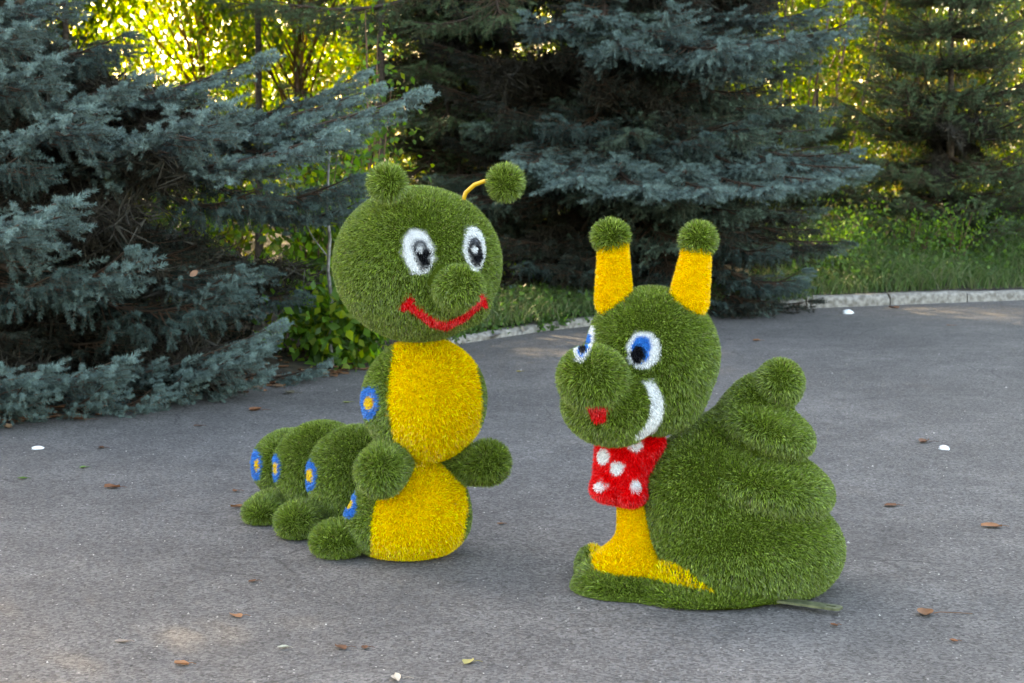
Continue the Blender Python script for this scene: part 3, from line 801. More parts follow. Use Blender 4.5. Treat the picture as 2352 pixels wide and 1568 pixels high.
def dry_leaf_geo(rng, n_, P, size, cols, z=0.004):
    """curled dry leaves lying flat: 3x3 cupped patches"""
    m = MB()
    gx, gy = np.meshgrid(np.linspace(-1, 1, 5), np.linspace(-1, 1, 4))
    gx, gy = gx.ravel(), gy.ravel()
    wv = (1 - gx ** 2 * 0.75)
    Fq = [[r * 5 + c, r * 5 + c + 1, (r + 1) * 5 + c + 1, (r + 1) * 5 + c] for r in range(3) for c in range(4)]
    for i in range(n_):
        s = size[i]; a = rng.uniform(0, 6.28); cu = rng.uniform(0.1, 0.75); tw = rng.normal(0, .3)
        lx = gx * s * 0.5; ly = gy * wv * s * 0.32 * rng.uniform(.8, 1.2)
        lz = cu * (np.abs(gy) ** 1.6) * wv * s * 0.30 + cu * .3 * gx ** 2 * s * 0.5 + tw * lx * gy * 0.3 + rng.uniform(0, .06, len(gx)) * s
        lz -= lz.min()
        X = lx * math.cos(a) - ly * math.sin(a); Y = lx * math.sin(a) + ly * math.cos(a)
        c = np.array(cols[rng.integers(0, len(cols))]) * rng.uniform(.7, 1.25)
        m.add(np.c_[X + P[i][0], Y + P[i][1], lz + P[i][2] + z], Fq, c * np.ones((len(gx), 1)) * rng.uniform(.85, 1.15, (len(gx), 1)))
    return m
BR = [(0.20, 0.085, 0.045), (0.26, 0.12, 0.06), (0.13, 0.06, 0.035), (0.30, 0.19, 0.12)]
rng = np.random.default_rng(91)
nl = 620
x = rng.uniform(-3.9, -1.0, nl); off = rng.normal(-0.06, 0.15, nl)
P = np.c_[x, edge_y(x) + off, np.where(off > 0, 0.018, 0.0)]
nb = 320
xb = rng.uniform(-4.5, -1.0, nb); ob = rng.uniform(0.1, 1.8, nb)
P = np.vstack([P, np.c_[xb, edge_y(xb) + ob, verge_z(xb, ob)]])
tag(link('leaf_litter', dry_leaf_geo(rng, len(P), P, rng.uniform(.025, .085, len(P)), BR).mesh('leaf_litter', M_DRY)), 'brown leaf litter under the left spruce skirt', kind='stuff')
rng = np.random.default_rng(92); nd = 5200
x = rng.uniform(-5, 9, nd); o_ = rng.exponential(0.28, nd)
P = np.c_[x, edge_y(x) - 0.03 - o_, np.full(nd, .003)]; a = rng.uniform(0, 6.28, nd); l = rng.uniform(.008, .02, nd)
d_ = np.c_[np.cos(a), np.sin(a), np.zeros(nd)]; w_ = np.c_[-np.sin(a), np.cos(a), np.zeros(nd)] * .0016
m = MB(); m.add(np.stack([P - w_, P + w_, P + d_ * l[:, None] + [0, 0, .002]], 1).reshape(-1, 3), np.arange(nd * 3).reshape(-1, 3), np.repeat(np.array(BR)[rng.integers(0, 4, nd)] * .8, 3, 0))
tag(link('needle_litter', m.mesh('needle_litter', M_DRY)), 'fallen brown needles along the asphalt edge', kind='stuff')
# fine grit on the yard
ng = 1500
gx = rng.uniform(-4.2, 6, ng); gy = rng.uniform(3.7, 13, ng)
ok = gy < edge_y(gx) - 0.02; gx, gy = gx[ok], gy[ok]
m = MB()
for a, b in zip(gx, gy):
    s = rng.uniform(.0015, .0045) * (1.6 if rng.random() < .08 else 1)
    v = rng.uniform(.6, 1.3, (5, 1)) * s
    T_ = np.array([[1, 0, 0], [0, 1, 0], [-1, 0, 0], [0, -1, 0], [0, 0, 1.1]]) * v
    m.add(T_ + [a, b, 0.001], [[0, 1, 4], [1, 2, 4], [2, 3, 4], [3, 0, 4]], np.array([.5, .47, .43]) * rng.uniform(.3, 1.1))
tag(link('yard_grit', m.mesh('yard_grit', M_DRY)), 'fine pale grit scattered over the asphalt', kind='stuff')

LEAVES = [  # px, py, size m, colour, label
    (587, 943, .105, BR[0], 'largest curled reddish brown leaf on the asphalt near the spruce skirt'),
    (258, 1121, .075, BR[0], 'curled brown leaf on open asphalt at the left, level with the caterpillar tail'),
    (232, 1030, .05, BR[2], 'small dark brown leaf beside the white scrap at the left'),
    (540, 1129, .045, BR[0], 'small brown leaf just left of the caterpillar tail segment'),
    (543, 1166, .05, BR[1], 'crumpled brown leaf fragment just above the hindmost caterpillar foot'),
    (542, 1417, .055, BR[1], 'orange brown leaf on the asphalt below the caterpillar feet'),
    (783, 1490, .055, BR[2], 'brown leaf near the bottom edge, left one of a close pair'),
    (838, 1490, .035, BR[2], 'brown leaf near the bottom edge, right one of a close pair'),
    (417, 1528, .05, BR[1], 'brown leaf nearest the lower left corner'),
    (909, 1561, .06, (0.42, 0.36, 0.30), 'pale beige leaf touching the bottom edge'),
    (2125, 1412, .085, BR[1], 'curled orange brown leaf with a long stalk right of the snail'),
    (2277, 1211, .085, BR[1], 'orange brown leaf near the right edge'),
    (2045, 1163, .065, BR[0], 'brown leaf right of the snail shell'),
    (2122, 1016, .09, BR[2], 'thin dark brown leaf pointing at the white scrap on the right'),
    (1737, 783, .075, BR[1], 'brown leaf on the asphalt above and behind the snail head'),
    (2183, 748, .07, BR[1], 'small orange leaf on the far asphalt near the kerb'),
    (2053, 708, .10, BR[0], 'brown leaf lying against the right kerb'),
    (1915, 1438, .03, BR[0], 'tiny red brown leaf bit below the steel strip'),
    (50, 1101, .05, (0.08, 0.15, 0.03), 'green leaf close to the left edge'),
    (191, 1075, .045, (0.10, 0.17, 0.05), 'small green leaf above the brown leaf at the left'),
    (795, 925, .06, (0.26, 0.28, 0.09), 'yellow green leaf beside the caterpillar chest'),
    (1192, 854, .04, (0.34, 0.27, 0.06), 'small yellow leaf on the asphalt between the figures'),
    (665, 904, .09, (0.22, 0.19, 0.13), 'beige dry leaf at the tip of the lowest spruce bough'),
    (180, 965, .13, BR[0], 'long reddish leaf under the front of the spruce skirt'),
    (455, 979, .05, BR[2], 'tiny brown leaf in front of the spruce skirt'),
    (1862, 1200, .0, BR[0], ''),
    (1075, 1523, .05, (0.30, 0.26, 0.10), 'pale yellowish blade like leaf near the bottom centre'),
    (280, 1476, .045, (0.42, 0.33, 0.27), 'pale pinkish leaf scrap at the lower left'),
    (580, 1337, .04, BR[2], 'small dark leaf scrap below the middle caterpillar foot'),
    (2190, 1475, .03, BR[0], 'tiny brown speck of leaf at the lower right'),
    (1150, 1205, .03, BR[1], 'tiny orange leaf bit right of the caterpillar belly'),
    (650, 1490, .035, (0.40, 0.38, 0.30), 'pale leaf fragment near the bottom left of the leaf pair'),
]
for i, (px, py, s, c, lab) in enumerate(LEAVES):
    if s == 0: continue
    gp = ground(px, py)
    rr = np.random.default_rng(200 + i)
    me = dry_leaf_geo(rr, 1, np.zeros((1, 3)), [s], [c])
    me.tube([[s * .35, 0, .006], [s * .6, s * .1, .008], [s * (1.9 if i == 10 else .9), s * .05, .004]], [.0016, .0013, .001], np.array(c) * .7, 4)
    o = link('fallen_leaf', me.mesh('fallen_leaf', M_DRY), loc=tuple(gp))
    tag(o, lab, 'leaf', 'fallen leaves on the asphalt')
o = link('fallen_leaf', dry_leaf_geo(np.random.default_rng(3), 1, np.zeros((1, 3)), [.055], [(0.26, 0.14, 0.09)]).mesh('fallen_leaf', M_DRY), loc=tuple(at(445, 628, 10.2)))
o.rotation_euler = (1.3, 0, 0.3); tag(o, 'pale brown leaf caught upright in a drooping spruce bough', 'leaf')

def scrap(px, py, a, b, h, rot, lab, cat='litter', name='litter_scrap'):
    gp = ground(px, py); m = MB()
    nu, nv = 12, 6; V = []
    rr = random.Random(px)
    for j in range(nv):
        th = j / (nv - 1) * math.pi / 2
        for i in range(nu):
            ph = 2 * math.pi * i / nu; k = 1 + rr.uniform(-.28, .22)
            V.append((a * math.cos(th) * math.cos(ph) * k, b * math.cos(th) * math.sin(ph) * k, h * math.sin(th) + .001))
    Fq = [[j * nu + i, j * nu + (i + 1) % nu, (j + 1) * nu + (i + 1) % nu, (j + 1) * nu + i] for j in range(nv - 1) for i in range(nu)]
    m.add(V, Fq); o = link(name, m.mesh(name, M_WHITE, True), loc=tuple(gp)); o.rotation_euler = (0, 0, rot)
    tag(o, lab, cat, 'white scraps on the asphalt')
scrap(87, 1031, .034, .018, .016, 0.2, 'white crumpled scrap on the asphalt at the left')
scrap(2168, 1032, .030, .024, .022, -0.8, 'white crumpled scrap on the asphalt right of the snail')
scrap(1947, 720, .055, .035, .04, 0.1, 'white scrap lying by the kerb above the snail')
scrap(1135, 776, .03, .02, .015, 0.9, 'small white scrap at the kerb end right of the caterpillar')

# ------------------------------------------------------------------ turf figures
class Ell:
    def __init__(s, c, r, yaw=0.0, tilt=0.0, rollx=0.0):
        s.c = np.array(c, float); s.r = np.array(r, float) if np.ndim(r) else np.array([r, r, r], float)
        R = Matrix.Rotation(yaw, 3, 'Z') @ Matrix.Rotation(tilt, 3, 'Y') @ Matrix.Rotation(rollx, 3, 'X')
        s.R = np.array(R)
    def d(s, P):
        q = (P - s.c) @ s.R
        k0 = np.linalg.norm(q / s.r, axis=1); k1 = np.linalg.norm(q / s.r ** 2, axis=1)
        return k0 * (k0 - 1) / np.maximum(k1, 1e-6)
class Cap:
    def __init__(s, a, b, ra, rb): s.a = np.array(a, float); s.b = np.array(b, float); s.ra = ra; s.rb = rb; s.c = (s.a + s.b) / 2
    def d(s, P):
        ab = s.b - s.a; t = np.clip(((P - s.a) @ ab) / (ab @ ab), 0, 1)
        return np.linalg.norm(P - s.a - t[:, None] * ab, axis=1) - (s.ra + (s.rb - s.ra) * t)
class Shape:
    def __init__(s, prims, ks=None):
        s.p = prims; s.k = ks if ks is not None else [0.04] * len(prims)
        s.c = prims[0].c
    def d(s, P):
        r = s.p[0].d(P)
        for q, k in zip(s.p[1:], s.k[1:]):
            b = q.d(P); h = np.clip(0.5 + 0.5 * (b - r) / k, 0, 1)
            r = b * (1 - h) + r * h - k * h * (1 - h)
        return r
    def n(s, P, e=0.002):
        g_ = np.stack([s.d(P + np.eye(3)[i] * e) - s.d(P - np.eye(3)[i] * e) for i in range(3)], 1)
        return norm(g_)

def ico(sub):
    import bmesh
    bm = bmesh.new(); bmesh.ops.create_icosphere(bm, subdivisions=sub, radius=1)
    V = np.array([v.co[:] for v in bm.verts]); Fc = np.array([[v.index for v in f.verts] for f in bm.faces]); bm.free()
    return norm(V), Fc
ICO = {k: ico(k) for k in (4, 5)}

CAMP = np.array([0, 0, CAM_H])
G_TURF = (0.140, 0.215, 0.024)
Y_TURF = (0.97, 0.60, 0.002)
R_TURF = (0.86, 0.004, 0.008)
W_TURF = (0.88, 0.90, 0.92)
B_TURF = (0.004, 0.19, 0.62)
K_TURF = (0.008, 0.008, 0.010)

def turf(root_o, shape, base_name, base_col=G_TURF, center=None, sub=4, L=0.018, dens=84000, regions=(), carve=(), droop=0.6, messy=0.5, seed=1, w=0.0023, keep=None, comb=None, Lf=None):
    """regions: list of (key, test(u,v,Q,N)->mask, colour or fn(u,v,Q,rng)->cols). returns {key: object}"""
    rng = np.random.default_rng(seed)
    c = np.array(center if center is not None else shape.c, float)
    D, Fc = ICO[sub]
    t = np.full(len(D), 1.2)
    for _ in range(90):
        dd = shape.d(c + D * t[:, None]); t = t - dd * 0.8
        t = np.maximum(t, 0.005)
    V = c + D * t[:, None]
    V[:, 2] = np.maximum(V[:, 2], 0.004)
    a, b, e = V[Fc[:, 0]], V[Fc[:, 1]], V[Fc[:, 2]]
    ar = np.linalg.norm(np.cross(b - a, e - a), axis=1) / 2
    fn = norm(np.cross(b - a, e - a)); fc = (a + b + e) / 3
    facing = np.einsum('ij,ij->i', fn, norm(CAMP - fc))
    wt = ar * np.where(facing < -0.35, 0.3, 1.0)
    nb = int(wt.sum() * dens)
    fi = rng.choice(len(Fc), nb, p=wt / wt.sum())
    r1, r2 = rng.random(nb), rng.random(nb); s1 = np.sqrt(r1)
    P = a[fi] * (1 - s1)[:, None] + b[fi] * (s1 * (1 - r2))[:, None] + e[fi] * (s1 * r2)[:, None]
    N = shape.n(P); P = P - N * shape.d(P)[:, None]
    ok = P[:, 2] > 0.004
    for o in carve: ok &= o.d(P) > -0.008
    if keep is not None: ok &= keep(P, N)
    P, N = P[ok], N[ok]; nb = len(P)
    def classify(Q, Nq, jit):
        u, v = proj(Q)
        u = u + rng.normal(0, jit, len(u)); v = v + rng.normal(0, jit, len(v))
        fr = np.einsum('ij,ij->i', Nq, norm(CAMP - Q)) > -0.12
        key = np.zeros(len(Q), int)
        for i, (_, test, _c) in enumerate(regions):
            key[test(u, v, Q, Nq) & fr] = i + 1
        return key, u, v
    key, u, v = classify(P + N * L * 0.75, N, 1.2)
    # lean field: the pile lies over in soft patches
    k1 = P * 9.0; fld = np.c_[np.sin(k1[:, 1] * 1.3 + seed) + np.sin(k1[:, 2] * .9), np.sin(k1[:, 2] * 1.2 + 2 * seed) + np.sin(k1[:, 0] * 1.1), np.sin(k1[:, 0] * 1.2 + seed) + np.sin(k1[:, 1])]
    lean = fld * 0.16 + rng.normal(0, messy, (nb, 3)) + np.array([0, 0, -droop])
    if comb is not None: lean = lean + np.array(comb)
    lean -= N * np.einsum('ij,ij->i', lean, N)[:, None]
    small = np.array([0.0] + [0.0 if r_[0] in ('panel', 'foot', 'spot0') else 1.0 for r_ in regions])[key]
    lean = lean * (1 - 0.75 * small[:, None])
    dn = np.array([0.1, 0, -0.9]) - N * (N @ np.array([0.1, 0, -0.9]))[:, None]
    lean = lean + dn * small[:, None] * 0.9
    d0 = norm(N + lean * 0.75)
    Ln = L * rng.uniform(0.65, 1.2, nb) * (1 - 0.38 * small)
    if Lf is not None: Ln = Ln * Lf(P, key)
    d1 = norm(d0 + lean * 0.45 + rng.normal(0, .22, (nb, 3)) * (1 - .6 * small[:, None]) + np.array([0, 0, -0.15]))
    mid = P + d0 * Ln[:, None] * 0.55; tip = mid + d1 * Ln[:, None] * 0.45
    Wd = norm(np.cross(d0, rng.normal(size=(nb, 3)))) * (w / 2) * rng.uniform(.7, 1.3, (nb, 1))
    B = P - N * 0.002
    VV = np.stack([B - Wd, B + Wd, mid - Wd * .85, mid + Wd * .85, tip], 1)
    VV[:, :, 2] = np.maximum(VV[:, :, 2], 0.003)
    TRI = np.array([[0, 1, 3], [0, 3, 2], [2, 3, 4]])
    # colours
    cols = np.tile(np.array(base_col), (nb, 1))
    for i, (_, _t, cf) in enumerate(regions):
        s_ = key == i + 1
        cols[s_] = cf(u[s_], v[s_], P[s_], rng) if callable(cf) else np.array(cf)
    lum = np.exp(rng.normal(0, 0.38 if base_col is G_TURF else 0.16, (nb, 1)))
    cols = cols * lum
    if base_col is G_TURF:
        gsel = (key == 0)
        r = rng.random(nb)
        yl = gsel & (r < 0.26); cols[yl] = cols[yl] * np.array([1.55, 1.32, 2.6])
        dk = gsel & (r > 0.82); cols[dk] = cols[dk] * np.array([0.55, 0.62, 0.7])
        br = gsel & (r > 0.985); cols[br] = np.array([0.20, 0.16, 0.08])
    cols = np.clip(cols, 0.001, 0.93)
    fkey, _, _ = classify(fc + fn * L * .6, fn, 0)
    vn = norm(V - c); vkey, vu, vv = classify(V + vn * L * .5, vn, 0)
    vcol = np.tile(np.array(base_col) * (0.22 if base_col is G_TURF else .6), (len(V), 1))
    for i, (_, _t, cf) in enumerate(regions):
        s_ = vkey == i + 1
        if s_.any(): vcol[s_] = (cf(vu[s_], vv[s_], V[s_], rng) if callable(cf) else np.array(cf)) * .6
    for i, (kn, _t, _c) in enumerate(regions):
        if kn[:4] in ('iris', 'pupi', 'glin') or kn.startswith('spotc'):
            fkey[fkey == i + 1] = [r_[0] for r_ in regions].index(kn.replace('iris', 'eye').replace('pupil', 'eye').replace('glint', 'eye').replace('spotc', 'spot')) + 1
    out = {}
    inv = np.array(root_o.location)
    keys = [base_name] + [r_[0] for r_ in regions]
    for i, kn in enumerate(keys):
        sel = key == i
        fs = Fc[fkey == i]
        if not sel.any(): continue
        vb = VV[sel]; nbl = len(vb)
        FB = (TRI[None] + (np.arange(nbl) * 5)[:, None, None]).reshape(-1, 3)
        used = np.unique(fs) if len(fs) else np.zeros(0, int)
        remap = -np.ones(len(V), int); remap[used] = np.arange(len(used))
        Vt = np.vstack([V[used], vb.reshape(-1, 3)]) - inv
        Ft = np.vstack([remap[fs].reshape(-1, 3), FB + len(used)])
        Ct = np.vstack([vcol[used], np.repeat(cols[sel], 5, 0)])
        out[kn] = (Vt, Ft, Ct, np.r_[np.ones(len(fs), int), np.zeros(len(FB), int)])
    return out

def emit(root_o, parts, spec):
    """spec: key -> (object name, parent key or None)"""
    objs = {}
    for kn, (nm, par) in spec.items():
        if kn not in parts: continue
        V_, F_, C_, I_ = parts[kn]
        me = make_mesh(nm, V_, F_, C_, mats=[M_TURF, M_BACK], midx=I_)
        objs[kn] = link(nm, me, objs[par] if par and par in objs else root_o)
    return objs

def poly_test(pts):
    pts = np.array(pts, float)
    def f(u, v, Q, N):
        ins = np.zeros(len(u), bool); j = len(pts) - 1
        for i in range(len(pts)):
            xi, yi = pts[i]; xj, yj = pts[j]
            c = ((yi > v) != (yj > v)) & (u < (xj - xi) * (v - yi) / (yj - yi + 1e-9) + xi)
            ins ^= c; j = i
        return ins
    return f
def ell_test(cx, cy, rx, ry, ang=0):
    ca, sa = math.cos(ang), math.sin(ang)
    def f(u, v, Q=None, N=None):
        a = (u - cx) * ca + (v - cy) * sa; b = -(u - cx) * sa + (v - cy) * ca
        return (a / rx) ** 2 + (b / ry) ** 2 < 1
    return f
def line_test(pts, ths):
    pts = np.array(pts, float)
    def f(u, v, Q=None, N=None):
        m_ = np.zeros(len(u), bool); P_ = np.c_[u, v]
        for i in range(len(pts) - 1):
            a, b = pts[i], pts[i + 1]; ab = b - a
            t_ = np.clip(((P_ - a) @ ab) / (ab @ ab), 0, 1)
            d_ = np.linalg.norm(P_ - a - t_[:, None] * ab, axis=1)
            th = ths if np.isscalar(ths) else ths[i] + (ths[i + 1] - ths[i]) * t_
            m_ |= d_ < th
        return m_
    return f
def any_of(*fs): return lambda u, v, Q, N: np.any([f(u, v, Q, N) for f in fs], axis=0)

def spot_regions(lst):
    R = []
    for i, (cx, cy, rx, ry) in enumerate(lst):
        R.append((f'spot{i}', ell_test(cx, cy, rx, ry), B_TURF))
        R.append((f'spotc{i}', ell_test(cx, cy, rx * .50, ry * .46), (0.80, 0.50, 0.01)))
    return R
def spot_spec(n_):
    s = {}
    for i in range(n_): s[f'spot{i}'] = ('spot', None); s[f'spotc{i}'] = ('spot_center', f'spot{i}')
    return s

# ---- caterpillar
pc = ground(955, 1292)
CAT = root('turf_caterpillar', 'green artificial turf caterpillar figure with big eyes and yellow belly panels', 'garden figure', (pc[0], pc[1] + .2, 0))
YC = 6.50
def R_(px, Y): return px * Y / F            # pixel radius -> metres at depth Y
fwd = norm(np.array([0.60, -0.80, 0.0]))    # the way it faces
hc = at(959, 606, YC)
head = Shape([Ell(hc, [R_(189, YC), R_(189, YC), R_(174, YC)]), Ell(at(1054, 662, YC - 0.345), [0.090, 0.10, 0.080]), Ell(at(1040, 690, YC - 0.2), [0.14, 0.12, 0.10])], [0, 0.03, 0.05])
chest = Shape([Ell(at(974, 918, YC + .01), [R_(141, YC), R_(135, YC), R_(142, YC)])])
belly = Shape([Ell(at(945, 1164, YC + .02), [R_(133, YC), R_(134, YC), R_(114, YC)]), Ell(at(935, 1196, YC + .02), [R_(145, YC), R_(142, YC), R_(90, YC)])], [0, .03])
seg1 = Shape([Ell(at(826, 1093, 6.97), [.215, .205, .207])])
seg2 = Shape([Ell(at(742, 1072, 7.15), [.205, .20, .190])])
seg3 = Shape([Ell(at(668, 1066, 7.40), [.165, .18, .150])])
arm1 = Shape([Cap(at(905, 1045, YC + .0), at(874, 1084, YC - .25), 0.078, 0.086)])
arm2 = Shape([Cap(at(1052, 1072, YC + .05), at(1120, 1062, YC - .04), 0.058, 0.078)])
foot1 = Shape([Ell(ground(772, 1284) + [0, .07, .058], [.098, .11, .068]), Ell(at(812, 1235, 6.62), [.09, .09, .075])], [0, .05])
foot2 = Shape([Ell(ground(680, 1240) + [0, .07, .060], [.084, .10, .072]), Ell(at(705, 1195, 6.88), [.08, .09, .07])], [0, .04])
foot3 = Shape([Ell(ground(598, 1207) + [0, .07, .042], [.076, .09, .056]), Ell(at(622, 1165, 7.15), [.066, .09, .066])], [0, .05])
ball1 = Shape([Ell(at(889, 420, YC - .26), .060)])
ball2 = Shape([Ell(at(1161, 419, YC - .05), .059)])

def eye_col(cx, cy, rx, ry, ang):
    ca, sa = math.cos(ang), math.sin(ang)
    def f(u, v, P, rng):
        b = (-(u - cx) * sa + (v - cy) * ca) / ry
        k = np.clip((b + 0.85 + rng.normal(0, .08, len(u))) / 0.55, 0, 1)[:, None]
        top = np.array([0.13, 0.14, 0.16])
        return top * (1 - k) + np.array(K_TURF) * k
    return f
mouth_line = [(934, 700), (962, 722), (992, 745), (1024, 752), (1058, 738), (1090, 716), (1113, 694)]
hr = [('eye0', ell_test(961, 575, 36, 56, -0.18), W_TURF), ('iris0', ell_test(969, 584, 20, 38, -0.18), eye_col(969, 584, 20, 38, -.18)), ('glint0', ell_test(964, 572, 9, 10), W_TURF),
      ('eye1', ell_test(1093, 568, 27, 52, -0.10), W_TURF), ('iris1', ell_test(1095, 576, 17, 36, -0.1), eye_col(1095, 576, 17, 36, -.1)), ('glint1', ell_test(1094, 570, 8, 9), W_TURF),
      ('mouth', any_of(line_test(mouth_line, [9, 11, 12, 12, 10, 8.5, 7]), line_test([(926, 709), (944, 690)], 9), line_test([(1112, 680), (1120, 704)], 6.5)), R_TURF)]
nose_c = at(1052, 660, YC - .295)
hp = turf(CAT, head, 'head', center=hc, sub=5, L=.0155, regions=hr, carve=[chest], seed=3, comb=(-0.05, 0, -0.1))
emit(CAT, hp, {'head': ('head', None), 'eye0': ('eye', None), 'iris0': ('iris', 'eye0'), 'glint0': ('glint', 'eye0'), 'eye1': ('eye', None), 'iris1': ('iris', 'eye1'), 'glint1': ('glint', 'eye1'), 'mouth': ('mouth', None)})
cp_ = poly_test([(906, 770), (1078, 770), (1094, 830), (1107, 880), (1112, 930), (1104, 990), (1080, 1035), (1050, 1080), (925, 1080), (902, 1010), (889, 930), (893, 860)])
pp = turf(CAT, chest, 'chest', L=.0155, regions=[('panel', cp_, Y_TURF)] + spot_regions([(843, 925, 24, 38), (1124, 932, 5, 18)]), carve=[head, belly], seed=4)
emit(CAT, pp, {'chest': ('chest', None), 'panel': ('chest_panel', None), **spot_spec(2)})
bp_ = poly_test([(925, 1040), (1040, 1040), (1066, 1100), (1079, 1160), (1070, 1230), (1050, 1300), (848, 1330), (850, 1200), (864, 1140), (905, 1110)])
pp = turf(CAT, belly, 'belly', L=.0155, regions=[('panel', bp_, Y_TURF)] + spot_regions([(798, 1150, 19, 38)]), carve=[chest, arm1], seed=5)
emit(CAT, pp, {'belly': ('belly', None), 'panel': ('belly_panel', None), **spot_spec(1)})
for sh, sp, nm, sd_, cv in [(seg1, [(707, 1090, 18, 37)], 'body_segment', 6, [belly, chest]), (seg2, [(628, 1074, 12, 34)], 'body_segment', 7, [seg1]), (seg3, [(586, 1067, 12, 36)], 'tail_segment', 8, [seg2])]:
    pp = turf(CAT, sh, nm, L=.017, regions=spot_regions(sp), carve=cv, seed=sd_)
    emit(CAT, pp, {nm: (nm, None), **spot_spec(1)})
for sh, nm, sd_, cv in [(arm1, 'arm', 9, [belly, chest]), (arm2, 'arm', 10, [belly, chest]), (foot1, 'foot', 11, [belly, seg1]), (foot2, 'foot', 12, [seg1, seg2]), (foot3, 'foot', 13, [seg2, seg3])]:
    emit(CAT, turf(CAT, sh, nm, L=.024, carve=cv, seed=sd_, droop=.15), {nm: (nm, None)})
for sh, sd_ in [(ball1, 14), (ball2, 15)]:
    emit(CAT, turf(CAT, sh, 'antenna_ball', L=.026, seed=sd_, droop=0.0, messy=.45, dens=70000, w=.0023), {'antenna_ball': ('antenna_ball', None)})
inv = np.array(CAT.location)
m = MB(); m.tube(np.array([at(1060, 470, YC - .02), at(1070, 442, YC - .02), at(1090, 424, YC - .03), at(1112, 416, YC - .04), at(1150, 416, YC - .05)]) - inv, .0085, None, 10)
link('antenna_stem', m.mesh('antenna_stem', M_YEL, True), CAT)
m = MB(); m.tube(np.array([at(912, 470, YC - .14), at(905, 445, YC - .18), at(895, 425, YC - .24)]) - inv, .0085, None, 10)
link('antenna_stem', m.mesh('antenna_stem', M_YEL, True), CAT)

# ---- snail
YS = 6.05
SN = root('turf_snail', 'green artificial turf snail figure with yellow neck, spiral shell and red dotted scarf', 'garden figure', tuple(ground(1640, 1365)))
sh_c = at(1497, 815, YS)
shead = Shape([Ell(sh_c, [R_(151, YS), R_(160, YS), R_(153, YS)]), Ell(at(1408, 925, YS - .17), [R_(112, YS), .17, R_(92, YS)]), Ell(at(1361, 868, YS - .32), [R_(74, YS), R_(76, YS), R_(70, YS)]), Ell(at(1500, 900, YS - .02), [R_(120, YS), .18, R_(95, YS)])], [0, .05, .045, .03])
# yellow neck and slug body
base_pts = [at(1372, 1330, 5.86), at(1700, 1372, 6.02)]
body = Shape([Cap(at(1462, 1010, YS + .02), at(1470, 1240, YS + .0), .068, .078), Ell(at(1450, 1296, YS - .04), [.135, .15, .075]), Cap(at(1430, 1318, YS - .04), at(1660, 1352, YS - .03), .085, .07)], [0, .07, .05])
scarf = Shape([Cap(at(1432, 1020, YS - .02), at(1428, 1095, YS - .02), .092, .096), Ell(at(1392, 1122, YS - .05), [.052, .06, .042]), Ell(at(1450, 1132, YS - .08), [.052, .06, .045]), Ell(at(1474, 1050, YS + .02), [.055, .09, .08]), Ell(at(1492, 1018, YS - .0), [.05, .08, .05])], [0, .02, .02, .03, .03])
base = Shape([Ell(ground(1440, 1360) + [0, .06, 0], [.19, .19, .088]), Ell(ground(1650, 1382) + [0, .10, 0], [.30, .24, .065]), Ell(ground(1362, 1318) + [0, .02, .02], [.060, .12, .075])], [0, .07, .04])
shell = Shape([Ell(at(1634, 1142, 6.08), [.258, .30, .252]),
               Ell(at(1718, 1256, 6.02), [.338, .34, .216]),
               Ell(at(1748, 1100, 6.04), [.260, .33, .118], 0, math.radians(14)),
               Ell(at(1690, 1035, 6.14), [.205, .19, .165], 0, math.radians(-20)),
               Ell(at(1765, 985, 6.03), [.163, .255, .086], 0, math.radians(18)),
               Ell(at(1735, 935, 6.10), [.142, .14, .105], 0, math.radians(-40))], [0, .07, .034, .05, .034, .045])
shell_tip = Shape([Ell(at(1792, 880, 6.03), [.078, .105, .082], 0, math.radians(10)), Ell(at(1765, 905, 6.08), [.085, .09, .075])], [0, .04])
crescent = lambda u, v, Q, N: (((u - 1462) / 69.0) ** 2 + ((v - 938) / 76.0) ** 2 < 1) & ~((((u - 1430) / 67.0) ** 2 + ((v - 930) / 82.0) ** 2) < 1) & (v > 872) & (u > 1462)
sr = [('eye0', ell_test(1479, 801, 41, 45, .1), W_TURF), ('iris0', ell_test(1472, 800, 23, 34, .15), B_TURF), ('pupil0', ell_test(1465, 812, 18, 22, 0), K_TURF),
      ('eye1', ell_test(1340, 783, 21, 48, .28), W_TURF), ('iris1', ell_test(1339, 787, 12, 28, .25), B_TURF), ('pupil1', ell_test(1336, 795, 8, 13, .2), K_TURF),
      ('smile', crescent, W_TURF),
      ('mouth', poly_test([(1344, 938), (1398, 940), (1388, 978), (1376, 972), (1366, 980), (1356, 966)]), R_TURF)]
horn1 = Shape([Cap(at(1408, 560, YS - .02), at(1410, 690, YS - .02), .047, .062)])
horn2 = Shape([Cap(at(1600, 575, YS - .02), at(1582, 690, YS - .06), .047, .066)])
hb1 = Shape([Ell(at(1402, 543, YS - .02), [.058, .058, .054])])
hb2 = Shape([Ell(at(1604, 550, YS - .02), [.058, .058, .056])])
pp = turf(SN, shead, 'head', center=sh_c + np.array([-.06, -.06, -.06]), sub=5, L=.0175, regions=sr, seed=23, carve=[scarf, horn1, horn2], messy=.4)
emit(SN, pp, {'head': ('head', None), 'eye0': ('eye', None), 'iris0': ('iris', 'eye0'), 'pupil0': ('pupil', 'eye0'), 'eye1': ('eye', None), 'iris1': ('iris', 'eye1'), 'pupil1': ('pupil', 'eye1'), 'smile': ('smile', None), 'mouth': ('mouth', None)})
green_below = lambda u, v, Q, N: v > np.interp(u, [1300, 1358, 1364, 1400, 1500, 1640, 1700], [1250, 1285, 1306, 1312, 1326, 1356, 1362])
emit(SN, turf(SN, body, 'neck', Y_TURF, center=at(1465, 1270, YS), L=.011, dens=110000, seed=24, droop=.2, carve=[scarf, shell]), {'neck': ('neck', None)})
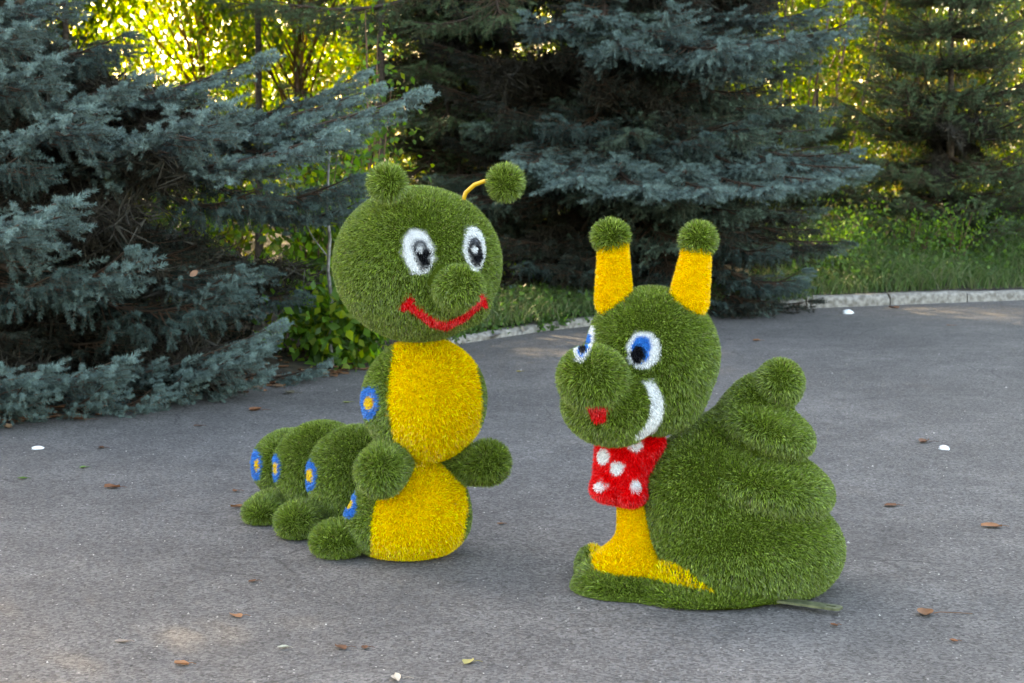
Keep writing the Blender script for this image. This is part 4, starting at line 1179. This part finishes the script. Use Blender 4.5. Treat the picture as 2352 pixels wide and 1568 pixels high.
dots = [(1382, 1047, 17, 20), (1460, 1022, 21, 15), (1416, 1073, 18, 18), (1373, 1117, 15, 15), (1462, 1117, 16, 17)]
pp = turf(SN, scarf, 'scarf', R_TURF, center=at(1440, 1085, YS - .02), L=.018, seed=25, regions=[(f'dot{i}', ell_test(*d_), W_TURF) for i, d_ in enumerate(dots)], carve=[shead, shell])
emit(SN, pp, {'scarf': ('scarf', None), **{f'dot{i}': ('polka_dot', 'scarf') for i in range(5)}})
foot_yellow = poly_test([(1340, 1180), (1358, 1284), (1364, 1306), (1400, 1312), (1500, 1326), (1652, 1360), (1610, 1333), (1560, 1290), (1515, 1225), (1480, 1150)])
emit(SN, turf(SN, base, 'base', center=ground(1530, 1365) + [0, .08, .02], L=.017, seed=26, carve=[shell, body], regions=[('foot', lambda u, v, Q, N: ~green_below(u, v, Q, N) & foot_yellow(u, v, Q, N), Y_TURF)]), {'base': ('base', None), 'foot': ('foot', None)})
emit(SN, turf(SN, shell, 'shell', center=at(1735, 1120, 6.2), sub=5, L=.0165, seed=27, carve=[shell_tip], comb=(0.25, -0.1, -0.45)), {'shell': ('shell', None)})
emit(SN, turf(SN, shell_tip, 'shell_tip', L=.017, seed=41, carve=[shell], comb=(0.15, 0, -0.2)), {'shell_tip': ('shell_tip', None)})
for h, sd_ in ((horn1, 28), (horn2, 29)):
    emit(SN, turf(SN, h, 'horn', Y_TURF, L=.013, dens=100000, seed=sd_, droop=.1, carve=[shead], messy=.45), {'horn': ('horn', None)})
for h, sd_ in ((hb1, 30), (hb2, 31)):
    emit(SN, turf(SN, h, 'horn_ball', L=.022, seed=sd_, droop=0.0, messy=.4), {'horn_ball': ('horn_ball', None)})

# steel strip under the shell, with its slot
import bmesh
a = ground(1790, 1392); b = ground(1932, 1412)
d = norm(b - a); L_ = np.linalg.norm(b - a); nrm = np.array([-d[1], d[0], 0]); wd = 0.026
bm = bmesh.new()
outer = []
for s, w_ in [(0, -wd), (L_ - .012, -wd), (L_, -wd * .6), (L_, wd * .6), (L_ - .012, wd), (0, wd)]: outer.append((s, w_))
inner = [(L_ - .055, -.007), (L_ - .020, -.007), (L_ - .020, .007), (L_ - .055, .007)]
def P3(s, w_, z): return tuple(a + d * s + nrm * w_ + np.array([0, 0, z]) - np.array(SN.location))
zt, zb = .026, .018
rings = []
for z in (zb, zt):
    rings.append(([bm.verts.new(P3(*q, z)) for q in outer], [bm.verts.new(P3(*q, z)) for q in inner]))
for k, (o_, i_) in enumerate(rings):
    fs = [[o_[0], o_[1], i_[1], i_[0]], [o_[1], o_[2], i_[1]], [o_[2], o_[3], i_[2], i_[1]], [o_[3], o_[4], i_[2]], [o_[4], o_[5], i_[3], i_[2]], [o_[5], o_[0], i_[0], i_[3]]]
    for f in fs: bm.faces.new(f if k else f[::-1])
for r0, r1, rev in ((rings[0][0], rings[1][0], False), (rings[0][1], rings[1][1], True)):
    for i in range(len(r0)):
        j = (i + 1) % len(r0); f = [r0[i], r0[j], r1[j], r1[i]]
        bm.faces.new(f[::-1] if rev else f)
me = bpy.data.meshes.new('bracket'); bm.to_mesh(me); bm.free(); me.materials.append(M_METAL)
link('bracket', me, SN)
